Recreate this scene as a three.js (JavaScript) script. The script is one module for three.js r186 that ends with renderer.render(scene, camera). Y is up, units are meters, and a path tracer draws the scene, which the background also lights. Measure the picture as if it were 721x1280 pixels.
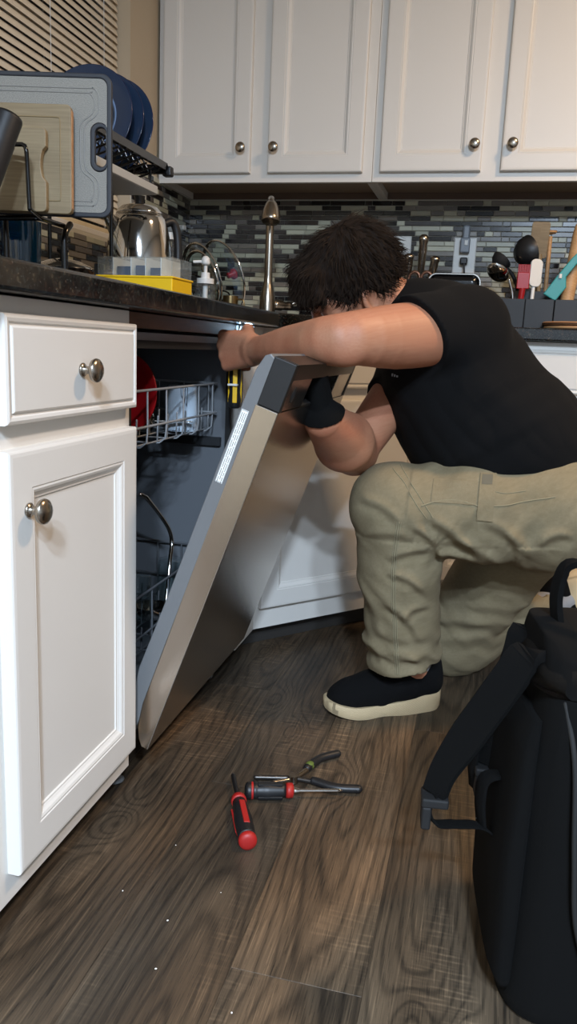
import * as THREE from 'three';
import { RoundedBoxGeometry } from 'three/addons/geometries/RoundedBoxGeometry.js';
import { mergeGeometries, mergeVertices, toCreasedNormals } from 'three/addons/utils/BufferGeometryUtils.js';
import { ImprovedNoise } from 'three/addons/math/ImprovedNoise.js';
import { RectAreaLightUniformsLib } from 'three/addons/lights/RectAreaLightUniformsLib.js';

// ───────────────────────── camera, sky, lights, exposure
const scene = new THREE.Scene();
scene.background = new THREE.Color(0x05070b);                 // night outside the window
const camera = new THREE.PerspectiveCamera(65.64, 721 / 1280, 0.05, 60);
camera.position.set(1.1703, 0.8275, 3.051);
camera.rotation.set(-0.2045, 0.2326, 0.0429, 'YXZ');
const renderer = new THREE.WebGLRenderer({ antialias: true });
renderer.toneMapping = THREE.LinearToneMapping;
renderer.toneMappingExposure = 1.0;
renderer.shadowMap.enabled = true;
RectAreaLightUniformsLib.init();
const WARM = new THREE.Color(1.0, 0.68, 0.40), COOL = new THREE.Color(0.66, 0.81, 1.0);
const LIGHT = { panel: 162, can: 1200 };                          // warm flush panel over the kitchen, cool recessed lamps in the room behind the camera
const PANEL = [2.15, 2.412, 1.5], CANS = [[1.55, 4.55], [2.15, 4.75], [1.75, 5.25]];
{
  const l = new THREE.RectAreaLight(WARM, LIGHT.panel, .26, .26); l.position.set(...PANEL); l.lookAt(PANEL[0], 0, PANEL[2]); scene.add(l);
  for (const [x, z] of CANS) { const a = new THREE.RectAreaLight(COOL, LIGHT.can, .18, .18); a.position.set(x, 2.418, z); a.lookAt(x, 0, z); scene.add(a); }
}

// ───────────────────────── helpers
const V = (x, y, z) => new THREE.Vector3(x, y, z);
function rng(seed) { let s = seed >>> 0; return () => { s = (s + 0x6D2B79F5) | 0; let t = Math.imul(s ^ (s >>> 15), 1 | s); t = (t + Math.imul(t ^ (t >>> 7), 61 | t)) ^ t; return ((t ^ (t >>> 14)) >>> 0) / 4294967296; }; }
const noise = new ImprovedNoise();
const N = (x, y, z) => noise.noise(x, y, z);
const clamp = (x, a, b) => Math.min(b, Math.max(a, x));
const mix = (a, b, t) => a + (b - a) * t;
const sstep = (a, b, x) => { const t = clamp((x - a) / (b - a), 0, 1); return t * t * (3 - 2 * t); };
const counts = {};
function numbered(n) { const k = counts[n] = (counts[n] ?? -1) + 1; return k ? `${n}_${String(k).padStart(3, '0')}` : n; }
function thing(name, label, category, pos = [0, 0, 0], ry = 0, group) {
  const o = new THREE.Group(); o.name = numbered(name); o.position.set(...pos); o.rotation.y = ry;
  o.userData = { label, category }; if (group) o.userData.group = group; scene.add(o); return o;
}
function copy(src, label, pos, ry) {
  const o = src.clone(); o.name = numbered(src.name.replace(/_\d{3}$/, '')); o.userData = { ...src.userData, label };
  if (pos) o.position.set(...pos); if (ry !== undefined) o.rotation.y = ry; scene.add(o); return o;
}
function struct(name) { const o = new THREE.Group(); o.name = name; o.userData.kind = 'structure'; scene.add(o); return o; }
function mesh(name, geo, mat, parent) {
  const m = new THREE.Mesh(Array.isArray(geo) ? join(geo) : geo, mat); m.name = name; m.castShadow = m.receiveShadow = true;
  (parent || scene).add(m); return m;
}
function join(list) {
  const gs = list.map(g => { const q = g.index ? g.toNonIndexed() : g; for (const k of Object.keys(q.attributes)) if (!['position', 'normal', 'uv'].includes(k)) q.deleteAttribute(k); if (!q.attributes.uv) metreUV(q); return q; });
  return gs.length === 1 ? gs[0] : mergeGeometries(gs);
}
function metreUV(g) {                                             // box-mapped uv in metres
  if (g.index) g = g.toNonIndexed();
  const p = g.attributes.position, n = g.attributes.normal, uv = new Float32Array(p.count * 2);
  for (let i = 0; i < p.count; i++) {
    const ax = Math.abs(n.getX(i)), ay = Math.abs(n.getY(i)), az = Math.abs(n.getZ(i));
    if (ay >= ax && ay >= az) { uv[2 * i] = p.getX(i); uv[2 * i + 1] = p.getZ(i); }
    else if (ax >= az) { uv[2 * i] = p.getZ(i); uv[2 * i + 1] = p.getY(i); }
    else { uv[2 * i] = p.getX(i); uv[2 * i + 1] = p.getY(i); }
  }
  g.setAttribute('uv', new THREE.BufferAttribute(uv, 2)); return g;
}
function box(w, h, d, x = 0, y = 0, z = 0) { const g = new THREE.BoxGeometry(w, h, d); g.translate(x, y, z); return metreUV(g); }
function rbox(w, h, d, r, x = 0, y = 0, z = 0, s = 3) { const g = new RoundedBoxGeometry(w, h, d, s, r); g.translate(x, y, z); return metreUV(g); }
function cyl(r0, r1, h, x = 0, y = 0, z = 0, s = 32) { const g = new THREE.CylinderGeometry(r1, r0, h, s); g.translate(x, y + h / 2, z); return g; }
function lathe(pts, s = 40) { const g = new THREE.LatheGeometry(pts.map(p => new THREE.Vector2(p[0], p[1])), s); return g; }
function tube(pts, r, seg = 24, rad = 8, closed = false, tension = 0.5) {
  const c = new THREE.CatmullRomCurve3(pts.map(p => p.isVector3 ? p : V(...p)), closed, 'catmullrom', tension);
  const g = new THREE.TubeGeometry(c, seg, r, rad, closed); if (closed) return g;
  const parts = [g.toNonIndexed()];
  for (const t of [0, 1]) { const s = new THREE.SphereGeometry(r, rad, 4); const p = c.getPointAt(t); s.translate(p.x, p.y, p.z); parts.push(s.toNonIndexed()); }
  return mergeGeometries(parts);
}
function rod(a, b, r, r2 = r, s = 16) {                            // straight tapered bar between two points
  const A = V(...a), B = V(...b), L = A.distanceTo(B), g = new THREE.CylinderGeometry(r2, r, L, s);
  g.applyQuaternion(new THREE.Quaternion().setFromUnitVectors(V(0, 1, 0), B.clone().sub(A).normalize())); const m = A.add(B).multiplyScalar(0.5); g.translate(m.x, m.y, m.z); return g;
}
function along(g, a, b) {                                          // move a y-up geometry so its axis runs from a towards b
  const A = V(...a), B = V(...b); g.applyQuaternion(new THREE.Quaternion().setFromUnitVectors(V(0, 1, 0), B.clone().sub(A).normalize())); g.translate(A.x, A.y, A.z); return g;
}
function place(g, pos, rot = [0, 0, 0]) { const m = new THREE.Matrix4().compose(V(...pos), new THREE.Quaternion().setFromEuler(new THREE.Euler(...rot, 'YXZ')), V(1, 1, 1)); g.applyMatrix4(m); return g; }
// slab built from nested rectangles: [inset, height] rings from the back edge to the front cap, mitred corners
function ringPanel(w, h, rings, corner = 0) {
  const P = [], rect = (i) => { const a = w / 2 - i, b = h / 2 - i; return [[-a, -b], [a, -b], [a, b], [-a, b]]; };
  const quad = (A, B, C, D) => P.push(...A, ...B, ...C, ...A, ...C, ...D);
  for (let k = 0; k + 1 < rings.length; k++) {
    const r0 = rect(rings[k][0]), r1 = rect(rings[k + 1][0]), z0 = rings[k][1], z1 = rings[k + 1][1];
    for (let i = 0; i < 4; i++) { const j = (i + 1) % 4; quad([...r0[i], z0], [...r0[j], z0], [...r1[j], z1], [...r1[i], z1]); }
  }
  const L = rings[rings.length - 1], c = rect(L[0]); quad([...c[0], L[1]], [...c[1], L[1]], [...c[2], L[1]], [...c[3], L[1]]);
  const b = rect(rings[0][0]); quad([...b[1], rings[0][1]], [...b[0], rings[0][1]], [...b[3], rings[0][1]], [...b[2], rings[0][1]]);
  const g = new THREE.BufferGeometry(); g.setAttribute('position', new THREE.Float32BufferAttribute(P, 3)); g.computeVertexNormals(); return metreUV(g);
}
function extrude(pts, depth, bevel = 0, holes = [], seg = 2) {
  const s = new THREE.Shape(pts.map(p => new THREE.Vector2(p[0], p[1])));
  for (const h of holes) s.holes.push(new THREE.Path(h.map(p => new THREE.Vector2(p[0], p[1]))));
  return metreUV(new THREE.ExtrudeGeometry(s, { depth, bevelEnabled: bevel > 0, bevelSize: bevel, bevelThickness: bevel, bevelOffset: -bevel, bevelSegments: seg, curveSegments: 12 }));
}
function roundRect(w, h, r, n = 6, cx = 0, cy = 0) {
  const o = []; for (const [sx, sy, a0] of [[1, 1, 0], [-1, 1, 90], [-1, -1, 180], [1, -1, 270]]) for (let i = 0; i <= n; i++) { const a = (a0 + 90 * i / n) * Math.PI / 180; o.push([cx + sx * (w / 2 - r) + r * Math.cos(a), cy + sy * (h / 2 - r) + r * Math.sin(a)]); } return o;
}

// ───────────────────────── materials
const texOf = (w, h, sx, sy, fn, srgb = true) => {
  const d = new Uint8Array(w * h * 4);
  for (let j = 0; j < h; j++) for (let i = 0; i < w; i++) { const c = fn((i + .5) / w, (j + .5) / h), k = 4 * (j * w + i); d[k] = clamp(c[0], 0, 255); d[k + 1] = clamp(c[1], 0, 255); d[k + 2] = clamp(c[2], 0, 255); d[k + 3] = 255; }
  const t = new THREE.DataTexture(d, w, h); t.magFilter = THREE.LinearFilter; t.minFilter = THREE.LinearMipmapLinearFilter; t.generateMipmaps = true;
  t.wrapS = t.wrapT = THREE.RepeatWrapping; t.repeat.set(1 / sx, 1 / sy); if (srgb) t.colorSpace = THREE.SRGBColorSpace; t.needsUpdate = true; return t;
};
const std = (color, roughness = .6, metalness = 0, extra = {}) => new THREE.MeshStandardMaterial({ color, roughness, metalness, ...extra });
const phys = (color, roughness, extra = {}) => new THREE.MeshPhysicalMaterial({ color, roughness, ...extra });
const fabricBump = texOf(128, 128, .02, .02, (u, v) => { const a = Math.sin(u * 2 * Math.PI * 32 + v * 2 * Math.PI * 32), b = Math.sin(u * 2 * Math.PI * 16 - v * 2 * Math.PI * 16); const g = 128 + 60 * a + 25 * b; return [g, g, g]; }, false);
const paintBump = texOf(256, 256, .5, .5, (u, v) => { const g = 128 + 50 * N(u * 40, v * 40, 1) + 40 * N(u * 90, v * 90, 5); return [g, g, g]; }, false);
const brushBump = texOf(64, 512, .3, .06, (u, v) => { const g = 128 + 70 * N(u * 3, v * 240, 3) + 40 * N(u * 7, v * 500, 7); return [g, g, g]; }, false);
const M = {
  white: std(0xdcd8d1, .42, 0, { bumpMap: paintBump, bumpScale: .00015 }),
  wall: std(0xb9a88f, .9, 0, { bumpMap: paintBump, bumpScale: .0006 }),
  ceiling: std(0xc4c2be, .95),
  trim: std(0xded9d0, .5),
  nickel: std(0xa39a8e, .26, 1),
  chrome: std(0xd6d3ce, .08, 1),
  steel: phys(0xb3aaa0, .2, { metalness: 1, bumpMap: brushBump, bumpScale: .00006 }),
  blackGloss: std(0x0c0c0d, .18), blackPlastic: std(0x17181a, .45), blackMatte: std(0x111112, .75),
  darkGrey: std(0x202225, .5), greyPlastic: std(0x6c6d6e, .48), tub: std(0x63676c, .42),
  wire: std(0x8d9093, .4), whitePlastic: std(0xdedcd6, .35), red: std(0x9c1418, .3), redGrip: std(0xa01c18, .5),
  yellow: std(0xe2b312, .4), skin: null,
  glass: phys(0xf3f7f7, .04, { transmission: 1, thickness: 0, ior: 1.45 }),
  clear: phys(0xf4f7f8, .06, { transmission: .97, thickness: 0, ior: 1.4 }),
  blueGlass: phys(0x2a7fb0, .05, { transmission: .9, thickness: 0, ior: 1.5 }),
  cloudy: phys(0xcfd6d8, .35, { transmission: .7, thickness: 0 }),
  grout: std(0xbfb9aa, .9), cream: std(0xd9c9a8, .7), teal: std(0x2f8f8e, .4), blueGlaze: std(0x263449, .14), navy: std(0x16213c, .12),
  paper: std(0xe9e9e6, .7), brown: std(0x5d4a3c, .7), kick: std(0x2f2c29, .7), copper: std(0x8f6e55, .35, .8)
};
function woodTex(w, h, sx, sy, base, dark, seed, rings = 14) {
  return texOf(w, h, sx, sy, (u, v) => {
    const x = u * sx, y = v * sy, q = N(x * 2.2 + seed, y * 14, seed) * .5;
    const g = .5 + .5 * Math.sin((y * rings * 10 + q * 9) * 1), f = N(x * 12 + seed, y * 420, 3.1) * .5 + N(x * 30, y * 900, 8) * .25, k = clamp(.25 * g + .35 + f * .8, 0, 1);
    return [0, 1, 2].map(i => mix(base[i], dark[i], k));
  });
}
M.bamboo = std(0xffffff, .55, 0, { map: woodTex(256, 256, .4, .4, [147, 129, 98], [117, 98, 70], 2, 9) });
M.bambooEdge = std(0xffffff, .6, 0, { map: woodTex(128, 128, .2, .2, [196, 150, 104], [158, 112, 72], 5, 20) });
M.beech = std(0xffffff, .55, 0, { map: woodTex(128, 256, .2, .3, [205, 165, 118], [165, 122, 80], 9, 9) });
M.walnut = std(0xffffff, .5, 0, { map: woodTex(128, 128, .2, .2, [104, 66, 42], [60, 36, 24], 7, 9) });
M.greyBoard = std(0xffffff, .6, 0, { map: texOf(256, 256, .12, .12, (u, v) => { const n = N(u * 90, v * 90, 2) * 26 + N(u * 180, v * 180, 6) * 22; return [132 + n, 127 + n, 118 + n]; }) });
M.granite = std(0xffffff, .16, 0, { map: texOf(1024, 1024, .5, .5, (u, v) => {
  const a = N(u * 26, v * 26, 1.3), b = N(u * 75, v * 75, 4.2), c = N(u * 190, v * 190, 9.4);
  let r = 24 + 12 * a, g = 25 + 13 * a, bl = 25 + 11 * a;
  if (b > .32) { r += 16; g += 18; bl += 16; } if (a > .3 && b > 0) { r += 16; g += 8; bl += 2; } if (c > .56) { r += 42; g += 40; bl += 36; } if (b < -.46) { r += 26; g += 15; bl += 9; }
  return [r, g, bl];
}) });

// ───────────────────────── room: floor planks, walls, ceiling, window
const XR = 3.5, ZF = 6.2, H = 2.44;
const floor = struct('floor');
{
  mesh('subfloor', box(XR + .24, .1, ZF + .24, XR / 2, -.056, ZF / 2), std(0x1d1814, .9), floor);
  const PW = .18, PL = 1.22, nT = 6, texs = [];
  for (let k = 0; k < nT; k++) {
    const rk = rng(77 + k), cx = PW * mix(.25, .75, rk()), knots = [[PW * mix(.2, .8, rk()), PL * mix(.15, .85, rk()), .03], [PW * mix(.2, .8, rk()), PL * mix(.15, .85, rk()), .022]];
    const tone = mix(.86, 1.14, rk());
    texs.push(texOf(256, 1536, PW, PL, (u, v) => {
      const x = u * PW, y = v * PL;
      let dx = (x - cx) + .016 * N(y * 3.1, 4 * k, 2), rr = Math.hypot(dx * 9, (y - .5) * .95 + .15 * N(y * 1.7, k, 5));
      for (const [kx, ky, kr] of knots) { const d = Math.hypot(x - kx, (y - ky) * .42) / kr; rr += .45 * Math.exp(-d * d); }
      const ring = Math.sin(rr * 46 + 2.2 * N(x * 30, y * 5, k)), late = Math.pow(.5 + .5 * ring, 4);
      const fine = N(x * 520, y * 9, k * 3.3), fine2 = N(x * 1100, y * 26, k + .7), blot = N(x * 9 + k, y * 2.6, 1.2 + k), blot2 = N(x * 26, y * 7, 4.4 + k);
      const saw = Math.max(0, N(x * 16, y * 190, 7 + k)) * sstep(-.05, .40, N(x * 8, y * 2.4, 11 + k));
      let L = 64 + 20 * blot + 13 * blot2 - 17 * late + 11 * fine + 10 * fine2 + 66 * saw * (.6 + .4 * N(x * 90, y * 300, 2));
      if (fine > .42) L += 9; if (fine2 < -.42) L -= 12; L *= tone;
      const warm = clamp(.5 + .9 * N(x * 7, y * 2.3, 15 + k), 0, 1);
      return [L * (1.10 + .16 * warm), L * (.97 + .03 * warm), L * (.80 - .06 * warm)];
    }));
  }
  const mats = texs.map(t => { const m = std(0xffffff, .5); m.map = t; m.bumpMap = t; m.bumpScale = .00035; return m; });
  const shared = new Map(), r = rng(5);
  const plankGeo = (w, l) => { const key = `${w.toFixed(3)},${l.toFixed(3)}`; if (!shared.has(key)) { const g = ringPanel(w - .0003, l - .0003, [[0, 0], [0, .0056], [.0005, .006]]); const p = g.attributes.position, uv = g.attributes.uv; for (let i = 0; i < p.count; i++) uv.setXY(i, p.getX(i) + w / 2, p.getY(i) + l / 2); shared.set(key, g); } return shared.get(key); };
  const x0 = .725 - 5 * PW; let n = 0;
  for (let i = 0; i * PW + x0 < XR; i++) {
    const off = i === 6 ? 2.158 : (2.158 + ((i - 6) * .437)) % PL; let z = off % PL - PL;
    for (; z < ZF; z += PL) {
      const a = Math.max(0, z), b = Math.min(ZF, z + PL), xa = Math.max(0, x0 + i * PW), xb = Math.min(XR, x0 + (i + 1) * PW); if (b - a < .03 || xb - xa < .02) continue;
      const m = mesh(n ? `plank_${String(n).padStart(3, '0')}` : 'plank', plankGeo(xb - xa, b - a), mats[(i * 5 + Math.round(z * 3) + 40 + (r() * 3 | 0)) % nT], floor); n++;
      m.rotation.x = -Math.PI / 2; if (r() > .5) m.rotation.z = Math.PI; m.position.set((xa + xb) / 2, -.006, (a + b) / 2);
    }
  }
}
const T = .12;
const WY0 = 1.13, WY1 = 2.16, WZ0 = .528, WZ1 = 1.85;                // window opening in the left wall
const wallLeft = struct('wall_left');
mesh('plaster', [box(T, H, WZ0 + T, -T / 2, H / 2, (WZ0 - T) / 2), box(T, H, ZF + T - WZ1, -T / 2, H / 2, (WZ1 + ZF + T) / 2), box(T, WY0, WZ1 - WZ0, -T / 2, WY0 / 2, (WZ0 + WZ1) / 2), box(T, H - WY1, WZ1 - WZ0, -T / 2, (H + WY1) / 2, (WZ0 + WZ1) / 2)], M.wall, wallLeft);
const wallBack = struct('wall_back'); mesh('plaster', box(XR, H, T, XR / 2, H / 2, -T / 2), M.wall, wallBack);
const greyWall = std(0x8f8e8c, .9, 0, { bumpMap: paintBump, bumpScale: .0006 });                // the rest of the room
const wallRight = struct('wall_right'); mesh('plaster', box(T, H, ZF + 2 * T, XR + T / 2, H / 2, ZF / 2), greyWall, wallRight);
const wallFront = struct('wall_front'); mesh('plaster', box(XR, H, T, XR / 2, H / 2, ZF + T / 2), greyWall, wallFront);
const ceiling = struct('ceiling'); mesh('plaster', box(XR + 2 * T, .1, ZF + 2 * T, XR / 2, H + .05, ZF / 2), M.ceiling, ceiling);
{
  const w = struct('window_1');
  const zc = (WZ0 + WZ1) / 2, yc = (WY0 + WY1) / 2, wz = WZ1 - WZ0, hy = WY1 - WY0, X = -.085;
  mesh('window_frame', [box(.05, .045, wz, X, WY0 + .0225, zc), box(.05, .045, wz, X, WY1 - .0225, zc), box(.05, hy, .045, X, yc, WZ0 + .0225), box(.05, hy, .045, X, yc, WZ1 - .0225), box(.035, .04, wz, X, yc, zc)], M.trim, w);
  for (const s of [-1, 1]) mesh('pane', box(.005, hy / 2 - .06, wz - .09, X, yc + s * hy / 4, zc), M.glass, w);
  mesh('window_sill', rbox(.075, .018, wz - .004, .004, -.036, WY0 + .009, zc), M.trim, w);
}

// ───────────────────────── mosaic backsplash: every tile its own piece
{
  const H0 = .955, ROW = .0173, TH = .0152, LEN = [.026, .045, .07, .098, .128];
  const mats = [std(0x1f1c1b, .16), std(0x322d2b, .2), std(0x5e5750, .26), std(0x756d62, .3), std(0xa09e89, .34), std(0xb8b59d, .38), std(0xaaa791, .34), std(0x181617, .08)];
  const pick = [0, 0, 7, 1, 1, 2, 2, 3, 4, 4, 5, 5, 6, 6, 1, 0, 3];
  const geos = new Map();
  const tileGeo = l => { const k = l.toFixed(3); if (!geos.has(k)) geos.set(k, ringPanel(l, TH, [[0, 0], [0, .0045], [.001, .0055]])); return geos.get(k); };
  function lay(wall, len, y0, y1, toWorld, visible, seed, y1of) {
    const r = rng(seed), all = [];
    for (let j = 0; y0 + j * ROW + TH <= y1; j++) {
      let x = -r() * .1;
      while (x < len) {
        let l = LEN[Math.min(4, (r() * r() * 2 + r() * 3.6) | 0)], a = Math.max(x, .002), b = Math.min(x + l, len - .002);
        const y = y0 + j * ROW, m = pick[(r() * pick.length) | 0];
        if (b - a > .008) all.push({ s: (a + b) / 2, y: y + TH / 2, l: b - a, m, dy: (r() - .5) * .0004, seen: visible((a + b) / 2, y) && (!y1of || y + TH < y1of((a + b) / 2)) , keep: !y1of || y + TH < y1of(b) });
        x += l + .0017;
      }
    }
    const kept = all.filter(t => t.keep).sort((p, q) => (q.seen - p.seen) || q.l - p.l);
    const rest = mats.map(() => []);
    kept.forEach((t, i) => {
      if (i < 300) { const m = mesh(i ? `tile_${String(i).padStart(3, '0')}` : 'tile', tileGeo(t.l), mats[t.m], wall); toWorld(m, t); }
      else { const o = new THREE.Object3D(); toWorld(o, t); o.updateMatrix(); rest[t.m].push(tileGeo(t.l).clone().applyMatrix4(o.matrix)); }
    });
    rest.forEach((g, k) => { if (g.length) mesh('tiles', g, mats[k], wall).userData.kind = 'stuff'; });
  }
  mesh('grout_bed', box(1.95, 1.372 - .912, .004, .975, (1.372 + .912) / 2, .002), M.grout, wallBack);
  lay(wallBack, 1.95, .914, 1.368, (m, t) => m.position.set(t.s, t.y, .004 + t.dy), (s, y) => s < 1.46 && y > .985 && !(s > .5 && s < .86 && y < 1.3) && !(s > .86 && y < 1.02), 11);
  const top = z => z < WZ0 ? 1.385 : WY0 - .002;
  mesh('grout_bed', [box(.004, 1.385 - .912, WZ0 - .004, .002, (1.385 + .912) / 2, WZ0 / 2 + .002), box(.004, WY0 - .912, 1.9, .002, (WY0 + .912) / 2, WZ0 + .95)], M.grout, wallLeft);
  lay(wallLeft, 2.42, .914, 1.385, (m, t) => { m.rotation.y = Math.PI / 2; m.position.set(.004 + t.dy, t.y, t.s); }, (s, y) => (s < .6 && y > 1.0) || (s > .75 && s < 1.5 && y > .99 && y < 1.13), 23, top);
}

// ───────────────────────── blinds
{
  const b = thing('window_blind', 'cream horizontal slat blind lowered over the dark window', 'blind', [-.045, 0, 0]);
  const zc = (WZ0 + WZ1) / 2, L = WZ1 - WZ0 - .012;
  mesh('headrail', rbox(.03, .03, L, .003, 0, WY1 - .017, zc), M.cream, b);
  const prof = []; for (let i = 0; i <= 6; i++) { const a = -1 + i / 3; prof.push([a * .0125, .0022 * (1 - a * a)]); } for (let i = 6; i >= 0; i--) { const a = -1 + i / 3; prof.push([a * .0125, .0022 * (1 - a * a) - .0008]); }
  const slat = extrude(prof, L); slat.translate(0, 0, -L / 2); const sm = std(0xdccfb8, .5); let k = 0;
  for (let y = WY0 + .06; y < WY1 - .04; y += .0222) { const s = mesh(k ? `slat_${String(k).padStart(3, '0')}` : 'slat', slat, sm, b); k++; s.position.set(0, y, zc); s.rotation.z = -1.12; }
  mesh('bottom_rail', rbox(.026, .014, L, .003, 0, WY0 + .032, zc), M.cream, b);
  for (const z of [WZ0 + .11, WZ0 + .42, WZ1 - .42, WZ1 - .11]) mesh('ladder_cord', [rod([.0105, WY0 + .03, z], [.0105, WY1 - .02, z], .0008, .0008, 6), rod([-.0105, WY0 + .03, z], [-.0105, WY1 - .02, z], .0008, .0008, 6)], M.paper, b);
}

// ───────────────────────── cabinets
const DOOR = [[0, 0], [0, .0155], [.0012, .0180], [.0035, .0193], [.008, .0198], [.049, .0198], [.0505, .0186], [.0535, .0190], [.057, .0176], [.060, .0150], [.0635, .0128], [.066, .0126], [.0675, .0105]];
const DRAWER = [[0, 0], [0, .0150], [.0015, .0182], [.005, .0196], [.009, .0188], [.0105, .0160], [.0135, .0160], [.0150, .0188], [.0165, .0196]];
const KNOB = lathe([[0, 0], [.0095, 0], [.0098, .0018], [.0085, .0032], [.0058, .005], [.0052, .010], [.0058, .0135], [.011, .0150], [.0152, .0172], [.0166, .0205], [.0158, .0238], [.0118, .0268], [.006, .0283], [0, .0288]], 40);
KNOB.rotateX(Math.PI / 2);
function doorFront(parent, name, x, y, z, w, h, kind, knob) {
  const d = mesh(name, ringPanel(w, h, kind === 'drawer' ? DRAWER : DOOR), M.white, parent); d.position.set(x, y + h / 2, z);
  if (knob) { const k = mesh('knob', KNOB, M.nickel, d); k.position.set(knob[0], knob[1] - (y + h / 2), kind === 'drawer' ? .0196 : .0198); }
  return d;
}
function baseCabinet(name, label, pos, ry, w, D, group) {
  const c = thing(name, label, 'cabinet', pos, ry, group);
  mesh('carcass', box(w, .794, D - .02, 0, .080 + .397, (D - .02) / 2), M.white, c);
  mesh('face_frame', rbox(w, .794, .02, .0012, 0, .080 + .397, D - .01, 1), M.white, c);
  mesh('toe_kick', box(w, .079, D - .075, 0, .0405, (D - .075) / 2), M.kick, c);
  return c;
}
{
  const c = baseCabinet('base_cabinet', 'white base cabinet nearest the camera beside the open dishwasher, one drawer over one door', [.012, 0, 2.0725], Math.PI / 2, .455, .598);
  doorFront(c, 'drawer', .0345, .722, .598, .364, .131, 'drawer', [.0, .785]);
  doorFront(c, 'door', .0345, .123, .598, .364, .568, 'door', [-.142, .614]);
  const r = baseCabinet('base_cabinet', 'white base cabinet against the back wall directly behind the kneeling person', [1.2505, 0, .012], 0, .425, .548);
  doorFront(r, 'drawer', -.002, .727, .548, .398, .124, 'drawer', [0, .789]);
  doorFront(r, 'door', -.002, .123, .548, .398, .568, 'door', [-.165, .614]);
  const r2 = baseCabinet('base_cabinet', 'white base cabinet against the back wall, cut off by the right edge of the photo', [1.686, 0, .012], 0, .44, .548);
  doorFront(r2, 'drawer', -.002, .727, .548, .412, .124, 'drawer', [0, .789]);
  doorFront(r2, 'door', -.002, .123, .548, .412, .568, 'door', [-.165, .614]);
  // corner sink cabinet: its front cuts the corner
  const DA = .848, s = thing('sink_cabinet', 'white corner sink cabinet with an angled front behind the dishwasher door', 'cabinet', [0, 0, 0]);
  const foot = (o) => { const a = .61 - o, b = .56 - o, dd = 1.1509 - o; return [[.012, -.012], [1.034, -.012], [1.034, -b], [(dd - .661 * b) / .75, -b], [a, -(dd - .75 * a) / .661], [a, -1.214], [.012, -1.214]]; };
  const pr = (o, y0, y1) => { const g = extrude(foot(o), y1 - y0); g.rotateX(-Math.PI / 2); g.translate(0, y0, 0); return metreUV(g); };
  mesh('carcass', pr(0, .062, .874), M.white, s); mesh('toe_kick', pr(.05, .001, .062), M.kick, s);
  const g = new THREE.Group(); g.name = 'angled_front'; g.position.set(Math.sin(DA) * 1.1511, 0, Math.cos(DA) * 1.1511); g.rotation.y = DA; s.add(g);
  doorFront(g, 'false_drawer', -.082, .722, 0, .578, .131, 'drawer', null);
  doorFront(g, 'door', -.082, .123, 0, .578, .568, 'door', null);
  const k1 = mesh('knob', KNOB, M.nickel, g); k1.position.set(.16, .614, .0198);
}
{
  const mk = (pos, label, doors, w) => {
    const c = thing('wall_cabinet', label, 'cabinet', pos, 0), h = .762, D = .303;
    mesh('side_panel', box(.016, h, D - .02, -w / 2 + .008, h / 2, (D - .02) / 2), M.white, c); mesh('side_panel', box(.016, h, D - .02, w / 2 - .008, h / 2, (D - .02) / 2), M.white, c);
    mesh('top_panel', box(w - .032, .016, D - .02, 0, h - .008, (D - .02) / 2), M.white, c); mesh('back_panel', box(w - .032, h - .016, .006, 0, (h - .016) / 2, .003), M.brown, c);
    mesh('bottom_panel', box(w - .033, .012, D - .0265, 0, .028, (D - .026) / 2 + .0064), std(0x9a8672, .6), c);
    mesh('face_frame', rbox(w, h, .02, .0012, 0, h / 2, D - .01, 1), M.white, c);
    for (const [x0, x1, kx] of doors) doorFront(c, 'door', (x0 + x1) / 2 - pos[0], .028, D, x1 - x0, .700, 'door', [kx - (x0 + x1) / 2, .104]);
    return c;
  };
  mk([.3795, 1.367, .008], 'white wall cabinet with two doors beside the window above the sink', [[.027, .340, .312], [.402, .721, .425]], .745);
  mk([1.134, 1.367, .008], 'white wall cabinet with two doors at the right above the utensils', [[.778, 1.097, 1.073], [1.157, 1.476, 1.188]], .762);
}
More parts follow.
